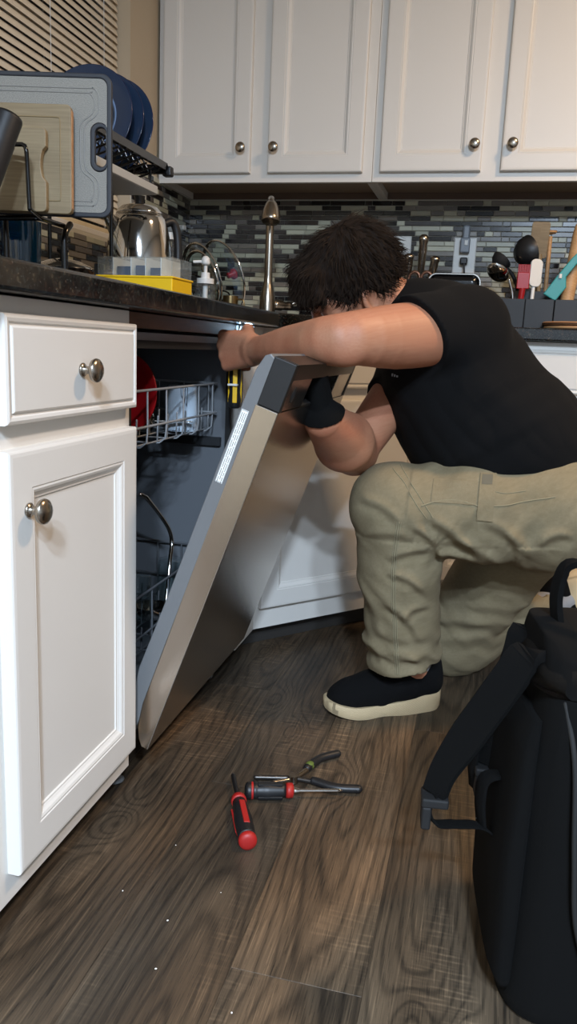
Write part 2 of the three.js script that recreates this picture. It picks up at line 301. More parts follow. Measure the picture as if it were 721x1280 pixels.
// ───────────────────────── counter, sink, faucet
{
  const c = thing('countertop', 'dark speckled granite countertop running round the corner over the cabinets', 'countertop', [0, .876, 0]);
  const P = [[.008, -.008], [1.95, -.008], [1.95, -.605], [1.041, -.605], [.65, -1.049], [.65, -2.45], [.008, -2.45]];
  const DA = .848, cx = Math.sin(DA) * .80, cz = Math.cos(DA) * .80, hole = roundRect(.54, .38, .05).map(([x, y]) => [cx + x * Math.cos(DA) + y * Math.sin(DA), -(cz - x * Math.sin(DA) + y * Math.cos(DA))]);
  const g = extrude(P, .026, .005, [hole.reverse()], 3); g.rotateX(-Math.PI / 2); g.translate(0, .005, 0);
  mesh('granite_slab', metreUV(g), M.granite, c);
  // shallow granite upstand where the slab meets the tiled walls
  mesh('upstand', [box(1.93, .04, .012, .975, .056, .016), box(.012, .04, 2.41, .016, .056, 1.235)], M.granite, c);
  const st = thing('support_strip', 'brown wooden strip under the counter edge above the dishwasher', 'wood strip', [.585, .848, 1.53]);
  mesh('strip', rbox(.02, .026, .60, .001, 0, .0135, 0, 1), M.walnut, st);
  const sk = thing('kitchen_sink', 'steel sink basin sunk in the corner of the counter', 'sink', [cx, .70, cz], DA);
  mesh('basin', [box(.53, .006, .37, 0, 0, 0), box(.53, .168, .004, 0, .087, .185), box(.53, .168, .004, 0, .087, -.185), box(.004, .168, .37, .265, .087, 0), box(.004, .168, .37, -.265, .087, 0)], std(0xa8a8a6, .3, 1), sk);
  const f = thing('faucet', 'tall brushed nickel faucet with a bell shaped head behind the sink', 'faucet', [.432, .912, .375], DA);
  mesh('body', lathe([[0, 0], [.030, 0], [.031, .006], [.0285, .012], [.0275, .03], [.027, .06], [.0235, .09], [.018, .115], [.0145, .13], [.0138, .15], [.0138, .30], [.013, .33], [0, .33]]), M.nickel, f);
  const sg = tube([[0, .30, 0], [0, .342, .003], [0, .372, .022], [0, .380, .052], [0, .368, .082]], .0128, 30, 16); sg.rotateY(-.56); mesh('spout', sg, M.nickel, f);
  const head = lathe([[0, -.004], [.0235, -.004], [.0265, .0], [.0262, .012], [.0225, .038], [.0165, .058], [.0125, .066], [0, .066]]); head.scale(1.18, .95, 1.18); head.rotateX(-.28); head.translate(0, .308, .098); head.rotateY(-.56); mesh('spray_head', head, M.nickel, f);
  const hub = lathe([[0, 0], [.017, 0], [.018, .01], [.018, .034], [.0145, .042], [.0125, .056], [.0145, .06], [.0145, .075], [0, .077]]); hub.rotateZ(-Math.PI / 2); hub.translate(.022, .055, 0); mesh('lever_hub', hub, M.nickel, f);
  mesh('lever', rod([.085, .055, 0], [.118, .072, .02], .007, .005), M.nickel, f);
}

// ───────────────────────── dishwasher
{
  const d = thing('dishwasher', 'stainless dishwasher with its door hanging half open and dark grey tub showing', 'dishwasher', [0, 0, 1.53]);
  const W = .598, x0 = .06, x1 = .592, y0 = .12, y1 = .842, t = .014;
  mesh('tub', [box(x1 - x0, t, W, (x0 + x1) / 2, y0, 0), box(x1 - x0, t, W, (x0 + x1) / 2, y1 - t / 2, 0), box(t, y1 - y0, W, x0, (y0 + y1) / 2, 0), box(x1 - x0, y1 - y0, t, (x0 + x1) / 2, (y0 + y1) / 2, -W / 2 + t / 2), box(x1 - x0, y1 - y0, t, (x0 + x1) / 2, (y0 + y1) / 2, W / 2 - t / 2)], M.tub, d);
  mesh('gasket', [box(.012, .014, W - .028, x1 - .004, y1 - .02, 0), box(.012, .70, .012, x1 - .004, .48, -W / 2 + .02), box(.012, .70, .012, x1 - .004, .48, W / 2 - .02)], M.blackMatte, d);
  mesh('kick_plate', box(.02, .10, W, .515, .055, 0), M.blackMatte, d); mesh('base_frame', box(.44, .10, W - .02, .28, .058, 0), M.blackMatte, d);
  for (const z of [-.27, .245]) mesh('levelling_foot', lathe([[0, 0], [.016, 0], [.017, .004], [.012, .009], [.005, .012], [.005, .06], [0, .06]], 20).translate(.55, 0, z), M.greyPlastic, d);
  // door, hinged at its lower edge
  const door = new THREE.Group(); door.name = 'door'; door.position.set(.60, .12, 0); door.rotation.z = -19.4 * Math.PI / 180; d.add(door);
  const ex = (pts, w, b, z = 0) => { const g = extrude(pts, w - 2 * b, b); g.translate(0, 0, z - w / 2 + b); return metreUV(g); };
  mesh('outer_panel', ex([[.002, .08], [.008, .035], [.018, .012], [.028, 0], [.041, 0], [.0425, .3], [.042, .655], [.002, .655]], W, .0015), M.steel, door);
  mesh('inner_panel', ex([[-.006, .055], [.006, .03], [.006, .732], [-.004, .737], [-.012, .731], [-.0185, .705], [-.0215, .55], [-.024, .3], [-.028, .14], [-.022, .09]], W - .006, .002), M.greyPlastic, door);
  const q = [[.004, .656], [.0425, .656], [.0425, .736], [.004, .736]];
  for (const z of [W / 2 - .0085, -W / 2 + .0085]) mesh('end_cap', ex(q, .017, .0015, z), M.blackPlastic, door);
  mesh('handle_bar', ex([[.004, .712], [.0425, .710], [.0425, .7365], [.004, .7365]], W - .034, .0012), std(0x2a2724, .3, .3), door);
  for (const z of [.2065, -.2065]) mesh('fascia', ex([[.008, .656], [.040, .656], [.041, .709], [.008, .709]], .148, .001, z), M.steel, door);
  mesh('handle_pocket', [box(.006, .052, .268, .010, .683, 0), box(.03, .003, .268, .025, .6575, 0)], M.blackMatte, door);
  const logo = new THREE.TorusGeometry(.0085, .0009, 6, 28); logo.scale(1, 1.5, 1); logo.rotateY(Math.PI / 2); logo.translate(.0408, .683, .235); mesh('logo_badge', [logo.toNonIndexed(), box(.001, .016, .0022, .0408, .683, .235)], M.blackMatte, door);
  const lab = document.createElement('canvas'); lab.width = 128; lab.height = 640; const cx = lab.getContext('2d'); cx.fillStyle = '#ecebe6'; cx.fillRect(0, 0, 128, 640); cx.strokeStyle = '#55565a'; cx.lineWidth = 3; cx.strokeRect(6, 6, 116, 628); cx.fillStyle = '#3a3b40'; const lr = rng(4);
  for (const X of [26, 60, 94]) for (let y = 24; y < 600;) { const l = 26 + lr() * 70; cx.fillRect(X, y, 9, l); y += l + 6 + lr() * 5; }
  const lt = new THREE.CanvasTexture(lab); lt.colorSpace = THREE.SRGBColorSpace; const lg = new THREE.BoxGeometry(.0125, .128, .0006); lg.translate(-.0105, .575, W / 2 - .0028); mesh('rating_label', lg, std(0xffffff, .6, 0, { map: lt }), door).userData.label = 'white printed sticker on the door edge';
  // racks
  const rack = (name, y, hTop, mat, xa, xb, za, zb, step) => {
    const g = [], r = .0019, add = (a, b, q = r) => g.push(rod(a, b, q, q, 8));
    for (const yy of [y + hTop, y + hTop * .36]) { add([xa, yy, za], [xa, yy, zb], .0026); add([xb, yy, za], [xb, yy, zb], .0026); add([xa, yy, za], [xb, yy, za], .0026); add([xa, yy, zb], [xb, yy, zb], .0026); }
    for (let z = za + .03; z < zb; z += step) { g.push(tube([[xb, y + hTop, z], [xb, y + .02, z], [xb - .008, y, z], [xb - .03, y - .004, z]], r, 8, 6)); add([xb - .03, y - .004, z], [xa + .01, y - .004, z]); add([xa, y + hTop, z], [xa + .01, y - .004, z]); }
    for (let x = xa + .05; x < xb; x += .062) { add([x, y, za], [x, y, zb]); add([x, y + hTop, za], [x, y, za]); add([x, y + hTop, zb], [x, y, zb]); for (let z = za + .05; z < zb - .03; z += step * .55) g.push(tube([[x, y, z], [x + .004, y + .05, z + .006]], r, 4, 6)); }
    mesh(name, g.map(a => a.index ? a.toNonIndexed() : a), mat, d);
  };
  rack('upper_rack', .632, .106, M.wire, .12, .562, -.265, .265, .092);
  rack('lower_rack', .215, .13, std(0x55585c, .45), .12, .562, -.265, .265, .085);
  for (const z of [-.278, .278]) mesh('rack_slide', box(.48, .02, .012, .33, .60, z), M.darkGrey, d);
  mesh('spray_arm', rbox(.06, .018, .42, .008, .34, .165, 0), M.darkGrey, d);
}
// dishes in the racks
{
  const p = thing('red_plate', 'large red ridged plate standing in the upper dishwasher rack', 'plate', [.470, .633, 1.565], -.12);
  const pl = lathe([[0, .004], [.03, .004], [.032, .007], [.05, .007], [.054, .011], [.072, .013], [.076, .018], [.094, .024], [.097, .0225], [.078, .013], [.05, .002], [.02, 0], [0, 0]], 48); pl.scale(.88, .88, .88); pl.rotateX(Math.PI / 2 - .12); pl.translate(0, .087, 0); mesh('plate_disc', pl, M.red, p);
  const c = thing('plastic_container', 'cloudy clear plastic container upside down in the upper rack behind the red plate', 'container', [.37, .634, 1.44], .1);
  mesh('tub', [rbox(.15, .004, .11, .0015, 0, .136, 0), rbox(.004, .135, .11, .0015, -.074, .068, 0), rbox(.004, .135, .11, .0015, .074, .068, 0), rbox(.15, .135, .004, .0015, 0, .068, .054), rbox(.15, .135, .004, .0015, 0, .068, -.054), rbox(.162, .006, .122, .002, 0, .01, 0)], M.cloudy, c);
  const cup = thing('printed_cup', 'white cup with dark blue lettering in the upper dishwasher rack', 'cup', [.515, .634, 1.365], .9);
  const cv = document.createElement('canvas'); cv.width = 512; cv.height = 256; const g = cv.getContext('2d'); g.fillStyle = '#c6d6e4'; g.fillRect(0, 0, 512, 256); g.fillStyle = '#39414f'; const rr = rng(12);
  for (let i = 0; i < 46; i++) { g.save(); g.translate(rr() * 512, rr() * 230 + 12); g.rotate(-.5 + rr()); g.font = `${16 + rr() * 22}px serif`; g.fillText('xoeny'[(rr() * 5) | 0] + 'aul'[(rr() * 3) | 0], 0, 0); g.restore(); }
  const ct = new THREE.CanvasTexture(cv); ct.colorSpace = THREE.SRGBColorSpace; const cg = lathe([[0, .1], [.030, .1], [.0325, .097], [.0365, .004], [.0375, 0], [.0345, 0], [.029, .094], [0, .096]], 40); mesh('cup_body', cg, std(0xffffff, .3, 0, { map: ct }), cup);
  const sc = thing('steel_ladle', 'chrome ladle with a long handle standing in the lower dishwasher rack', 'ladle', [.47, .212, 1.44]);
  const bowl = lathe([[0, 0], [.02, .004], [.034, .018], [.038, .034], [.0365, .034], [.032, .019], [.018, .006], [0, .002]], 32); bowl.translate(.02, .004, .03); mesh('bowl', bowl, M.chrome, sc);
  mesh('handle', tube([[.05, .036, .02], [.042, .12, -.02], [.034, .19, -.042], [.024, .285, .062], [.012, .296, .072]], .0046, 24, 10), M.chrome, sc);
  const scoop = thing('steel_scoop', 'small steel measuring scoop lying in the upper dishwasher rack', 'scoop', [.45, .637, 1.45], .4);
  mesh('scoop_cup', lathe([[0, 0], [.022, 0], [.027, .03], [.0255, .03], [.021, .002], [0, .002]], 28).rotateZ(-1.3).translate(0, .029, 0), M.chrome, scoop); mesh('handle', rbox(.09, .003, .012, .001, .07, .022, 0), M.chrome, scoop);
  const glasses = [[.47, 1.50, 'clear ribbed drinking glass upside down nearest the front of the lower rack'], [.38, 1.60, 'clear ribbed drinking glass upside down farther in, by the near side of the lower rack'], [.49, 1.36, 'clear ribbed drinking glass upside down toward the far end of the lower rack']]; let g0 = null;
  for (const [x, z, l] of glasses) { if (!g0) { g0 = thing('drinking_glass', l, 'glass', [x, .215, z], 0, 'drinking glasses in the lower dishwasher rack'); const gg = lathe([[.036, 0], [.030, .11], [.028, .114], [0, .114], [0, .110], [.027, .109], [.033, 0]], 24); mesh('tumbler', gg, M.glass, g0); mesh('rim', new THREE.TorusGeometry(.0345, .0014, 8, 32).rotateX(Math.PI / 2), M.glass, g0); } else copy(g0, l, [x, .215, z]); }
  const bw = thing('dark_bowl', 'dark glazed bowl standing on edge in the lower dishwasher rack', 'bowl', [.47, .212, 1.635], -.5);
  const bg = lathe([[0, 0], [.035, 0], [.05, .008], [.085, .032], [.1, .056], [.0975, .057], [.083, .036], [.05, .014], [0, .006]], 48); bg.rotateX(Math.PI / 2 - .2); bg.translate(0, .101, -.02); mesh('bowl_body', bg, std(0x1b2027, .12), bw);
}

// ───────────────────────── things on the left counter
const CT = .912;
{
  const r = thing('dish_rack', 'black two tier wire dish rack standing under the window', 'dish rack', [.27, CT, 1.47]);
  const wires = [], leg = (x, z) => tube([[x, .006, z], [x, .09, z], [x, .115, z - Math.sign(z) * .02]], .006, 14, 10), X0 = -.14, X1 = .15, Z0 = -.235, Z1 = .235;
  for (const [x, z] of [[X0, Z1], [X1, Z1]]) mesh('leg', leg(x, z), M.blackGloss, r);
  mesh('foot_rail', tube([[X0, .007, Z1], [X1, .007, Z1]], .006, 4, 8), M.blackGloss, r);
  for (const x of [X0, .02]) for (const z of [Z0 + .02, Z1 - .02]) mesh('side_post', rod([x, .008, z], [x, .30, z], .005, .005, 10), M.blackGloss, r);
  mesh('upper_tier', [box(.010, .016, .475, X1 - .005, .308, 0), box(.010, .016, .475, X0, .308, 0), box(.29, .02, .010, .005, .303, Z0), box(.29, .02, .010, .005, .303, Z1), ...Array.from({ length: 13 }, (_, i) => tube([[X0, .296, -.21 + i * .035], [-.05, .272, -.21 + i * .035], [.05, .272, -.21 + i * .035], [X1 - .01, .296, -.21 + i * .035]], .0024, 10, 6)), ...Array.from({ length: 13 }, (_, i) => tube([[X1 - .03, .288, -.205 + i * .035], [X1 - .05, .32, -.2 + i * .035], [X1 - .07, .288, -.205 + i * .035]], .0022, 8, 6))], M.blackGloss, r);
  const tb = [[.018, 0]]; mesh('end_knob', rbox(.022, .022, .02, .004, X1 - .003, .30, Z0 - .012), M.blackPlastic, r);
  mesh('board_holder', [tube([[X1 - .01, .112, .22], [X1 - .01, .112, .305], [-.11, .112, .305], [-.11, .112, .22]], .0045, 40, 8, false, .05), tube([[.165, .116, .372], [.163, .20, .374], [.157, .212, .374], [.102, .212, .374], [.094, .203, .374], [.088, .182, .374], [.07, .178, .374], [.06, .19, .374], [.06, .3, .374]], .0036, 60, 8, false, .2), rod([.145, .112, .305], [.165, .116, .372], .0036), rod([.05, .112, .305], [.06, .116, .372], .0036), rod([.06, .116, .372], [.06, .30, .374], .0036)], M.blackGloss, r);
  const tray = thing('drip_tray', 'pale grey plastic drip tray under the upper tier of the dish rack', 'tray', [.27, CT + .246, 1.385]);
  mesh('tray_body', [rbox(.25, .004, .30, .0015, 0, .003, 0), rbox(.005, .018, .30, .002, .125, .011, 0), rbox(.005, .018, .30, .002, -.125, .011, 0), rbox(.25, .018, .005, .002, 0, .011, .15), rbox(.25, .018, .005, .002, 0, .011, -.15)], std(0xb3b1aa, .5), tray);
  for (const x of [-.122, .122]) mesh('hook', rod([x, .012, -.12], [x, .05, -.12], .003), M.blackGloss, tray);
  // three blue plates upright in the upper tier
  const pg = lathe([[0, .002], [.05, .002], [.06, .005], [.074, .014], [.104, .020], [.108, .0215], [.1065, .0235], [.078, .0185], [.058, .009], [.03, .0065], [0, .0065]], 56); pg.rotateX(Math.PI / 2 - .16); pg.translate(0, .108, 0);
  const rimT = new THREE.TorusGeometry(.1075, .0016, 6, 56); rimT.rotateX(-.16); rimT.translate(0, .108 + .003, .0215);
  const labs = ['deep blue dinner plate nearest the boards in the upper dish rack tier', 'deep blue dinner plate in the middle of the three in the dish rack', 'deep blue dinner plate farthest back in the upper dish rack tier']; let p0;
  [1.345, 1.30, 1.262].forEach((z, i) => { if (!i) { p0 = thing('dinner_plate', labs[0], 'plate', [.285, CT + .274, z], 0, 'blue plates in the dish rack'); mesh('plate_body', pg, M.blueGlaze, p0); mesh('dark_rim', rimT, M.navy, p0); { const lb = new THREE.TorusGeometry(.068, .0075, 4, 56); lb.scale(1, 1, .18); lb.rotateX(-.16); lb.translate(0, .108 + .0015, .0125); mesh('pale_band', lb, std(0x6f86a8, .2), p0); } } else copy(p0, labs[i], [.285 + .006 * i, CT + .274, z]); });
}
{
  // cutting boards, stacked toward the camera in the holder
  const ry = .2, dirX = [Math.cos(ry), -Math.sin(ry)], at = (s, n) => [.5435 - .19 + 0 * s + Math.sin(ry) * n - .0, 0, 1.775 + Math.cos(ry) * n];
  const B = (name, label, n, tilt) => { const p = at(0, n), t = thing(name, label, 'cutting board', [p[0], CT + .1165, p[2]], ry); t.rotation.order = 'YXZ'; t.rotation.x = tilt; return t; };
  const W = .36, Hh = .226, b1 = B('cutting_board', 'large grey speckled cutting board with a dark rim and handle slot, rearmost of the boards', .0, -.02);
  const slot = roundRect(.019, .062, .009, 5, W / 2 - .0185, .112);
  mesh('rim', [(() => { const g = extrude(roundRect(W, Hh, .017, 6, 0, Hh / 2), .006, .002, [roundRect(W - .016, Hh - .016, .012, 6, 0, Hh / 2).reverse()]); g.translate(0, 0, .002); return g; })(), (() => { const g = extrude(roundRect(.029, .076, .0145, 8, W / 2 - .0205, .112), .0062, .0015, [slot.slice().reverse()]); g.translate(0, 0, .002); return g; })()], std(0x23252b, .55), b1);
  const inner = roundRect(W - .016, Hh - .016, .012, 6, 0, Hh / 2), cut = roundRect(.031, .078, .0155, 8, W / 2 - .0205, .112).reverse();
  const fg = extrude(inner, .005, 0, [cut]); fg.translate(0, 0, .003); mesh('board_face', fg, M.greyBoard, b1);
  // juice groove: a raised lip pair following the edge and stepping in round the handle
  const pathPts = [[-.17, .203], [.12, .203], [.148, .203], [.1575, .193], [.1575, .168], [.150, .158], [.139, .150], [.1345, .138], [.1345, .112], [.1345, .086], [.139, .074], [.150, .066], [.1575, .056], [.1575, .030], [.148, .019], [.12, .019], [-.17, .019]];
  mesh('juice_groove', [tube(pathPts.map(([x, y]) => [x, y, .0078]), .0013, 120, 6), tube(pathPts.map(([x, y]) => { const cx = 0, k = x > -.16 ? 1 : 1; return [x - (x > .12 ? .007 : 0) * k, y + (y > .112 ? -1 : 1) * (Math.abs(y - .112) > .07 ? .007 : Math.abs(y - .112) > .01 ? -.002 : 0), .0078]; }), .0013, 120, 6)], std(0x83807a, .5), b1);
  const bw = (label, w, h, xr, n, notch, groove) => {
    const b = B('bamboo_board', label, n, -.02); const cx = xr - w / 2; const th = .013;
    let pts = roundRect(w, h, .008, 5, cx, h / 2);
    if (notch) { const nx = xr, y0 = h * .36, y1 = h * .78, o = []; pts = roundRect(w, h, .008, 5, cx, h / 2); const out = []; for (const p of pts) out.push(p); const ins = []; for (let i = 0; i <= 8; i++) { const a = i / 8; ins.push([nx - .009 * Math.sin(Math.PI * clamp(a * 1.0, 0, 1)) ** .45, mix(y0, y1, a)]); } out.splice(out.length, 0, ...ins); pts = out; }
    const g = extrude(pts, th - .003, .0015); g.translate(0, 0, .0015); const gi = g;
    mesh('board', gi, M.bamboo, b);
    const eg = []; const yA = .009, yB = h - .009; if (!notch) eg.push(box(.0008, yB - yA, th - .004, xr + .0003, (yA + yB) / 2, th / 2)); if (eg.length) mesh('end_grain', eg, M.bambooEdge, b);
    if (groove) mesh('groove', tube([[cx - w / 2 + .02, h - .02, th + .0002], [xr - .024, h - .02, th + .0002], [xr - .018, h - .026, th + .0002], [xr - .018, .026, th + .0002], [xr - .024, .02, th + .0002], [cx - w / 2 + .02, .02, th + .0002]], .0011, 80, 6, false, .1), std(0x83704f, .6), b);
    return b;
  };
  bw('larger bamboo cutting board with a groove, between the grey board and the smaller bamboo one', .30, .170, .120, .022, false, true);
  bw('smaller bamboo cutting board with a finger notch, frontmost of the boards', .25, .131, .083, .037, true, false);
  const bt = thing('black_bottle', 'slim black bottle leaning at the left edge of the photo in front of the boards', 'bottle', [.40, CT, 1.995]);
  mesh('bottle_body', along(lathe([[0, 0], [.021, 0], [.0225, .003], [.0225, .205], [.0215, .208], [.0215, .242], [.0205, .246], [0, .246]]), [.0, .009, 0], [.045, .235, -.085]), M.blackPlastic, bt);
}
{
  const k = thing('kettle', 'polished steel electric kettle with a black handle beside the dish rack', 'kettle', [.300, CT, 1.12], .85);
  mesh('base_ring', cyl(.082, .08, .022), M.blackPlastic, k);
  mesh('kettle_body', lathe([[0, .022], [.083, .022], [.0845, .03], [.084, .09], [.079, .15], [.070, .195], [.0645, .212], [.060, .218], [0, .218]], 64), M.chrome, k);
  mesh('lid', lathe([[0, .218], [.058, .218], [.056, .228], [.045, .24], [.02, .247], [0, .248]], 48), M.chrome, k);
  mesh('lid_knob', cyl(.010, .014, .02, 0, .246, 0, 24), M.blackPlastic, k);
  mesh('handle', tube([[.062, .205, 0], [.090, .215, 0], [.104, .19, 0], [.108, .13, 0], [.102, .06, 0], [.080, .045, 0]], .0105, 40, 12), M.blackPlastic, k);
  mesh('spout', rod([-.062, .185, 0], [-.088, .215, 0], .022, .010, 20), M.chrome, k);
  const gl = thing('blue_tumbler', 'tall blue ribbed glass tumbler under the cutting boards', 'glass', [.235, CT, 1.55]);
  const tg = lathe([[0, .0], [.034, 0], [.0355, .003], [.041, .14], [.0395, .14], [.034, .006], [0, .006]], 48); { const p = tg.attributes.position; for (let i = 0; i < p.count; i++) { const a = Math.atan2(p.getZ(i), p.getX(i)), q = 1 + .02 * Math.cos(a * 12); p.setX(i, p.getX(i) * q); p.setZ(i, p.getZ(i) * q); } tg.computeVertexNormals(); } mesh('tumbler', tg, M.blueGlass, gl);
  const pan = thing('saucepan', 'small dark saucepan with a steel capped handle behind the rack leg', 'pan', [.245, CT, 1.40], .35);
  mesh('pan_body', lathe([[0, 0], [.06, 0], [.064, .004], [.066, .062], [.0685, .064], [.064, .064], [.062, .006], [0, .005]], 48), std(0x1a1a1c, .2, .4), pan); mesh('lid', lathe([[.068, .064], [.066, .068], [.04, .08], [.01, .086], [0, .086]], 40), M.chrome, pan); mesh('lid_knob', lathe([[0, .086], [.007, .086], [.006, .096], [.013, .1], [.013, .107], [0, .11]], 24), M.blackPlastic, pan);
  mesh('handle', rod([.066, .052, 0], [.15, .07, 0], .008, .010), M.copper, pan); mesh('handle_cap', rod([.148, .0695, 0], [.176, .075, 0], .0115, .0125), M.chrome, pan);
  const o = thing('organizer_box', 'yellow parts organizer box with clear compartments at the counter edge', 'box', [.500, CT, 1.535], -.02);
  mesh('tray', [rbox(.158, .036, .10, .003, 0, .0185, 0)], M.yellow, o); mesh('tray_rim', rbox(.162, .004, .104, .0015, 0, .036, 0), M.yellow, o);
  mesh('clear_lid', [rbox(.156, .002, .098, .0008, 0, .072, 0), rbox(.002, .036, .098, .0008, .077, .054, 0), rbox(.002, .036, .098, .0008, -.077, .054, 0), rbox(.156, .036, .002, .0008, 0, .054, .048), rbox(.156, .036, .002, .0008, 0, .054, -.048)], M.clear, o);
  for (const x of [-.046, -.008, .022, .054]) mesh('divider', box(.0014, .033, .094, x, .0545, 0), M.whitePlastic, o);
  mesh('bits', [box(.03, .02, .07, -.028, .046, 0), box(.022, .022, .07, .007, .047, 0), box(.022, .018, .07, .038, .045, 0)], std(0x2a3a52, .5), o); mesh('latch', rbox(.012, .05, .02, .002, -.085, .035, .03), M.blackPlastic, o);
  const wb = thing('white_box', 'small white plastic box next to the yellow organizer', 'box', [.37, CT, 1.60], .1); mesh('box_body', rbox(.07, .022, .05, .003, 0, .0112, 0), M.whitePlastic, wb); mesh('lid', rbox(.072, .006, .052, .002, 0, .025, 0), M.whitePlastic, wb);
  const sp = thing('spray_bottle', 'clear plastic spray bottle with a pale trigger head in the tiled corner', 'bottle', [.125, CT, .49], -.3);
  mesh('bottle_body', lathe([[0, 0], [.036, 0], [.039, .004], [.039, .10], [.037, .14], [.028, .185], [.0145, .225], [.0135, .245], [0, .245]], 36), M.clear, sp); mesh('label', lathe([[.0395, .04], [.0395, .09]], 36), std(0x6f8fb5, .5, 0, { side: THREE.DoubleSide }), sp);
  mesh('collar', cyl(.0155, .0145, .022, 0, .245, 0, 24), M.whitePlastic, sp); mesh('trigger_head', [rbox(.07, .022, .022, .006, .012, .278, 0), rbox(.016, .016, .018, .004, .053, .28, 0), rod([.03, .27, 0], [.042, .232, 0], .006, .004)], M.cloudy, sp);
  const so = thing('soap_dispenser', 'clear soap dispenser with a white pump beside the faucet', 'soap dispenser', [.392, CT, .885]);
  mesh('bottle_body', lathe([[0, 0], [.026, 0], [.0275, .003], [.0275, .062], [.024, .075], [.015, .082], [0, .082]], 36), M.clear, so); mesh('collar', [cyl(.024, .024, .014, 0, .078, 0), cyl(.013, .012, .018, 0, .09, 0)], M.whitePlastic, so);
  mesh('dip_tube', rod([0, .006, 0], [0, .09, 0], .007, .007), M.whitePlastic, so); mesh('pump', [rod([0, .105, 0], [0, .132, 0], .005, .005), lathe([[0, .128], [.010, .128], [.0125, .134], [.011, .146], [.005, .152], [0, .152]], 24), rod([0, .138, 0], [-.032, .135, .012], .0045, .004)], M.whitePlastic, so);
  // steel pot lids leaning in a wire stand by the sink
  const st = thing('lid_stand', 'black wire stand holding pot lids in the corner behind the sink', 'stand', [.30, CT, .66], .848);
  mesh('stand_wire', [tube([[-.13, .004, -.05], [.13, .004, -.05], [.13, .004, .06], [-.13, .004, .06]], .003, 60, 8, true, .05), tube([[-.125, .004, .055], [-.128, .07, .058], [-.105, .105, .06], [-.05, .112, .06], [-.02, .06, .055], [-.015, .004, .05]], .003, 40, 8), ...[-.05, .0, .05].map(x => tube([[x, .004, -.05], [x, .07, -.05], [x + .01, .07, .06], [x + .01, .004, .06]], .0025, 30, 6))], M.blackGloss, st);
  const lidG = (R) => [lathe([[R, 0], [R + .003, .002], [R, .006], [R - .006, .007], [R - .004, .001]], 64)], domeG = R => lathe([[R - .005, .006], [R * .7, R * .13], [R * .35, R * .19], [0, R * .205], [0, R * .19], [R * .35, R * .175], [R * .7, R * .115], [R - .005, .003]], 56);
  [[.112, .345, .60, .75, 'large glass pot lid with a steel rim nearest the faucet, red knob', M.red], [.104, .295, .655, .7, 'glass pot lid with a steel rim in the middle of the stand', M.blackPlastic], [.086, .335, .765, .62, 'smallest glass pot lid with a steel rim, frontmost in the stand', M.blackPlastic]].forEach(([R, x, z, lean, label, km]) => {
    const l = thing('pot_lid', label, 'pot lid', [x, CT + .006, z], 2.55, 'pot lids by the sink'); const q = g => { g.rotateX(Math.PI / 2 - lean * .45); g.rotateZ(.25); g.translate(0, R + .002, 0); return g; };
    mesh('rim', lidG(R).map(q), M.chrome, l); mesh('glass_dome', q(domeG(R)), M.glass, l); mesh('knob', q(lathe([[0, R * .2], [.009, R * .2], [.008, R * .2 + .012], [.017, R * .2 + .018], [.016, R * .2 + .026], [0, R * .2 + .029]], 28)), km, l);
  });
  const can = thing('brass_cup', 'small brass coloured metal cup between the pot lids and the faucet', 'cup', [.40, CT, .68]); mesh('cup_body', lathe([[0, 0], [.02, 0], [.022, .003], [.0235, .06], [.022, .06], [.02, .005], [0, .004]], 32), std(0x8f7a55, .3, 1), can); mesh('handle', tube([[.022, .05, 0], [.04, .048, 0], [.042, .02, 0], [.021, .014, 0]], .0028, 20, 8), std(0x8f7a55, .3, 1), can);
}
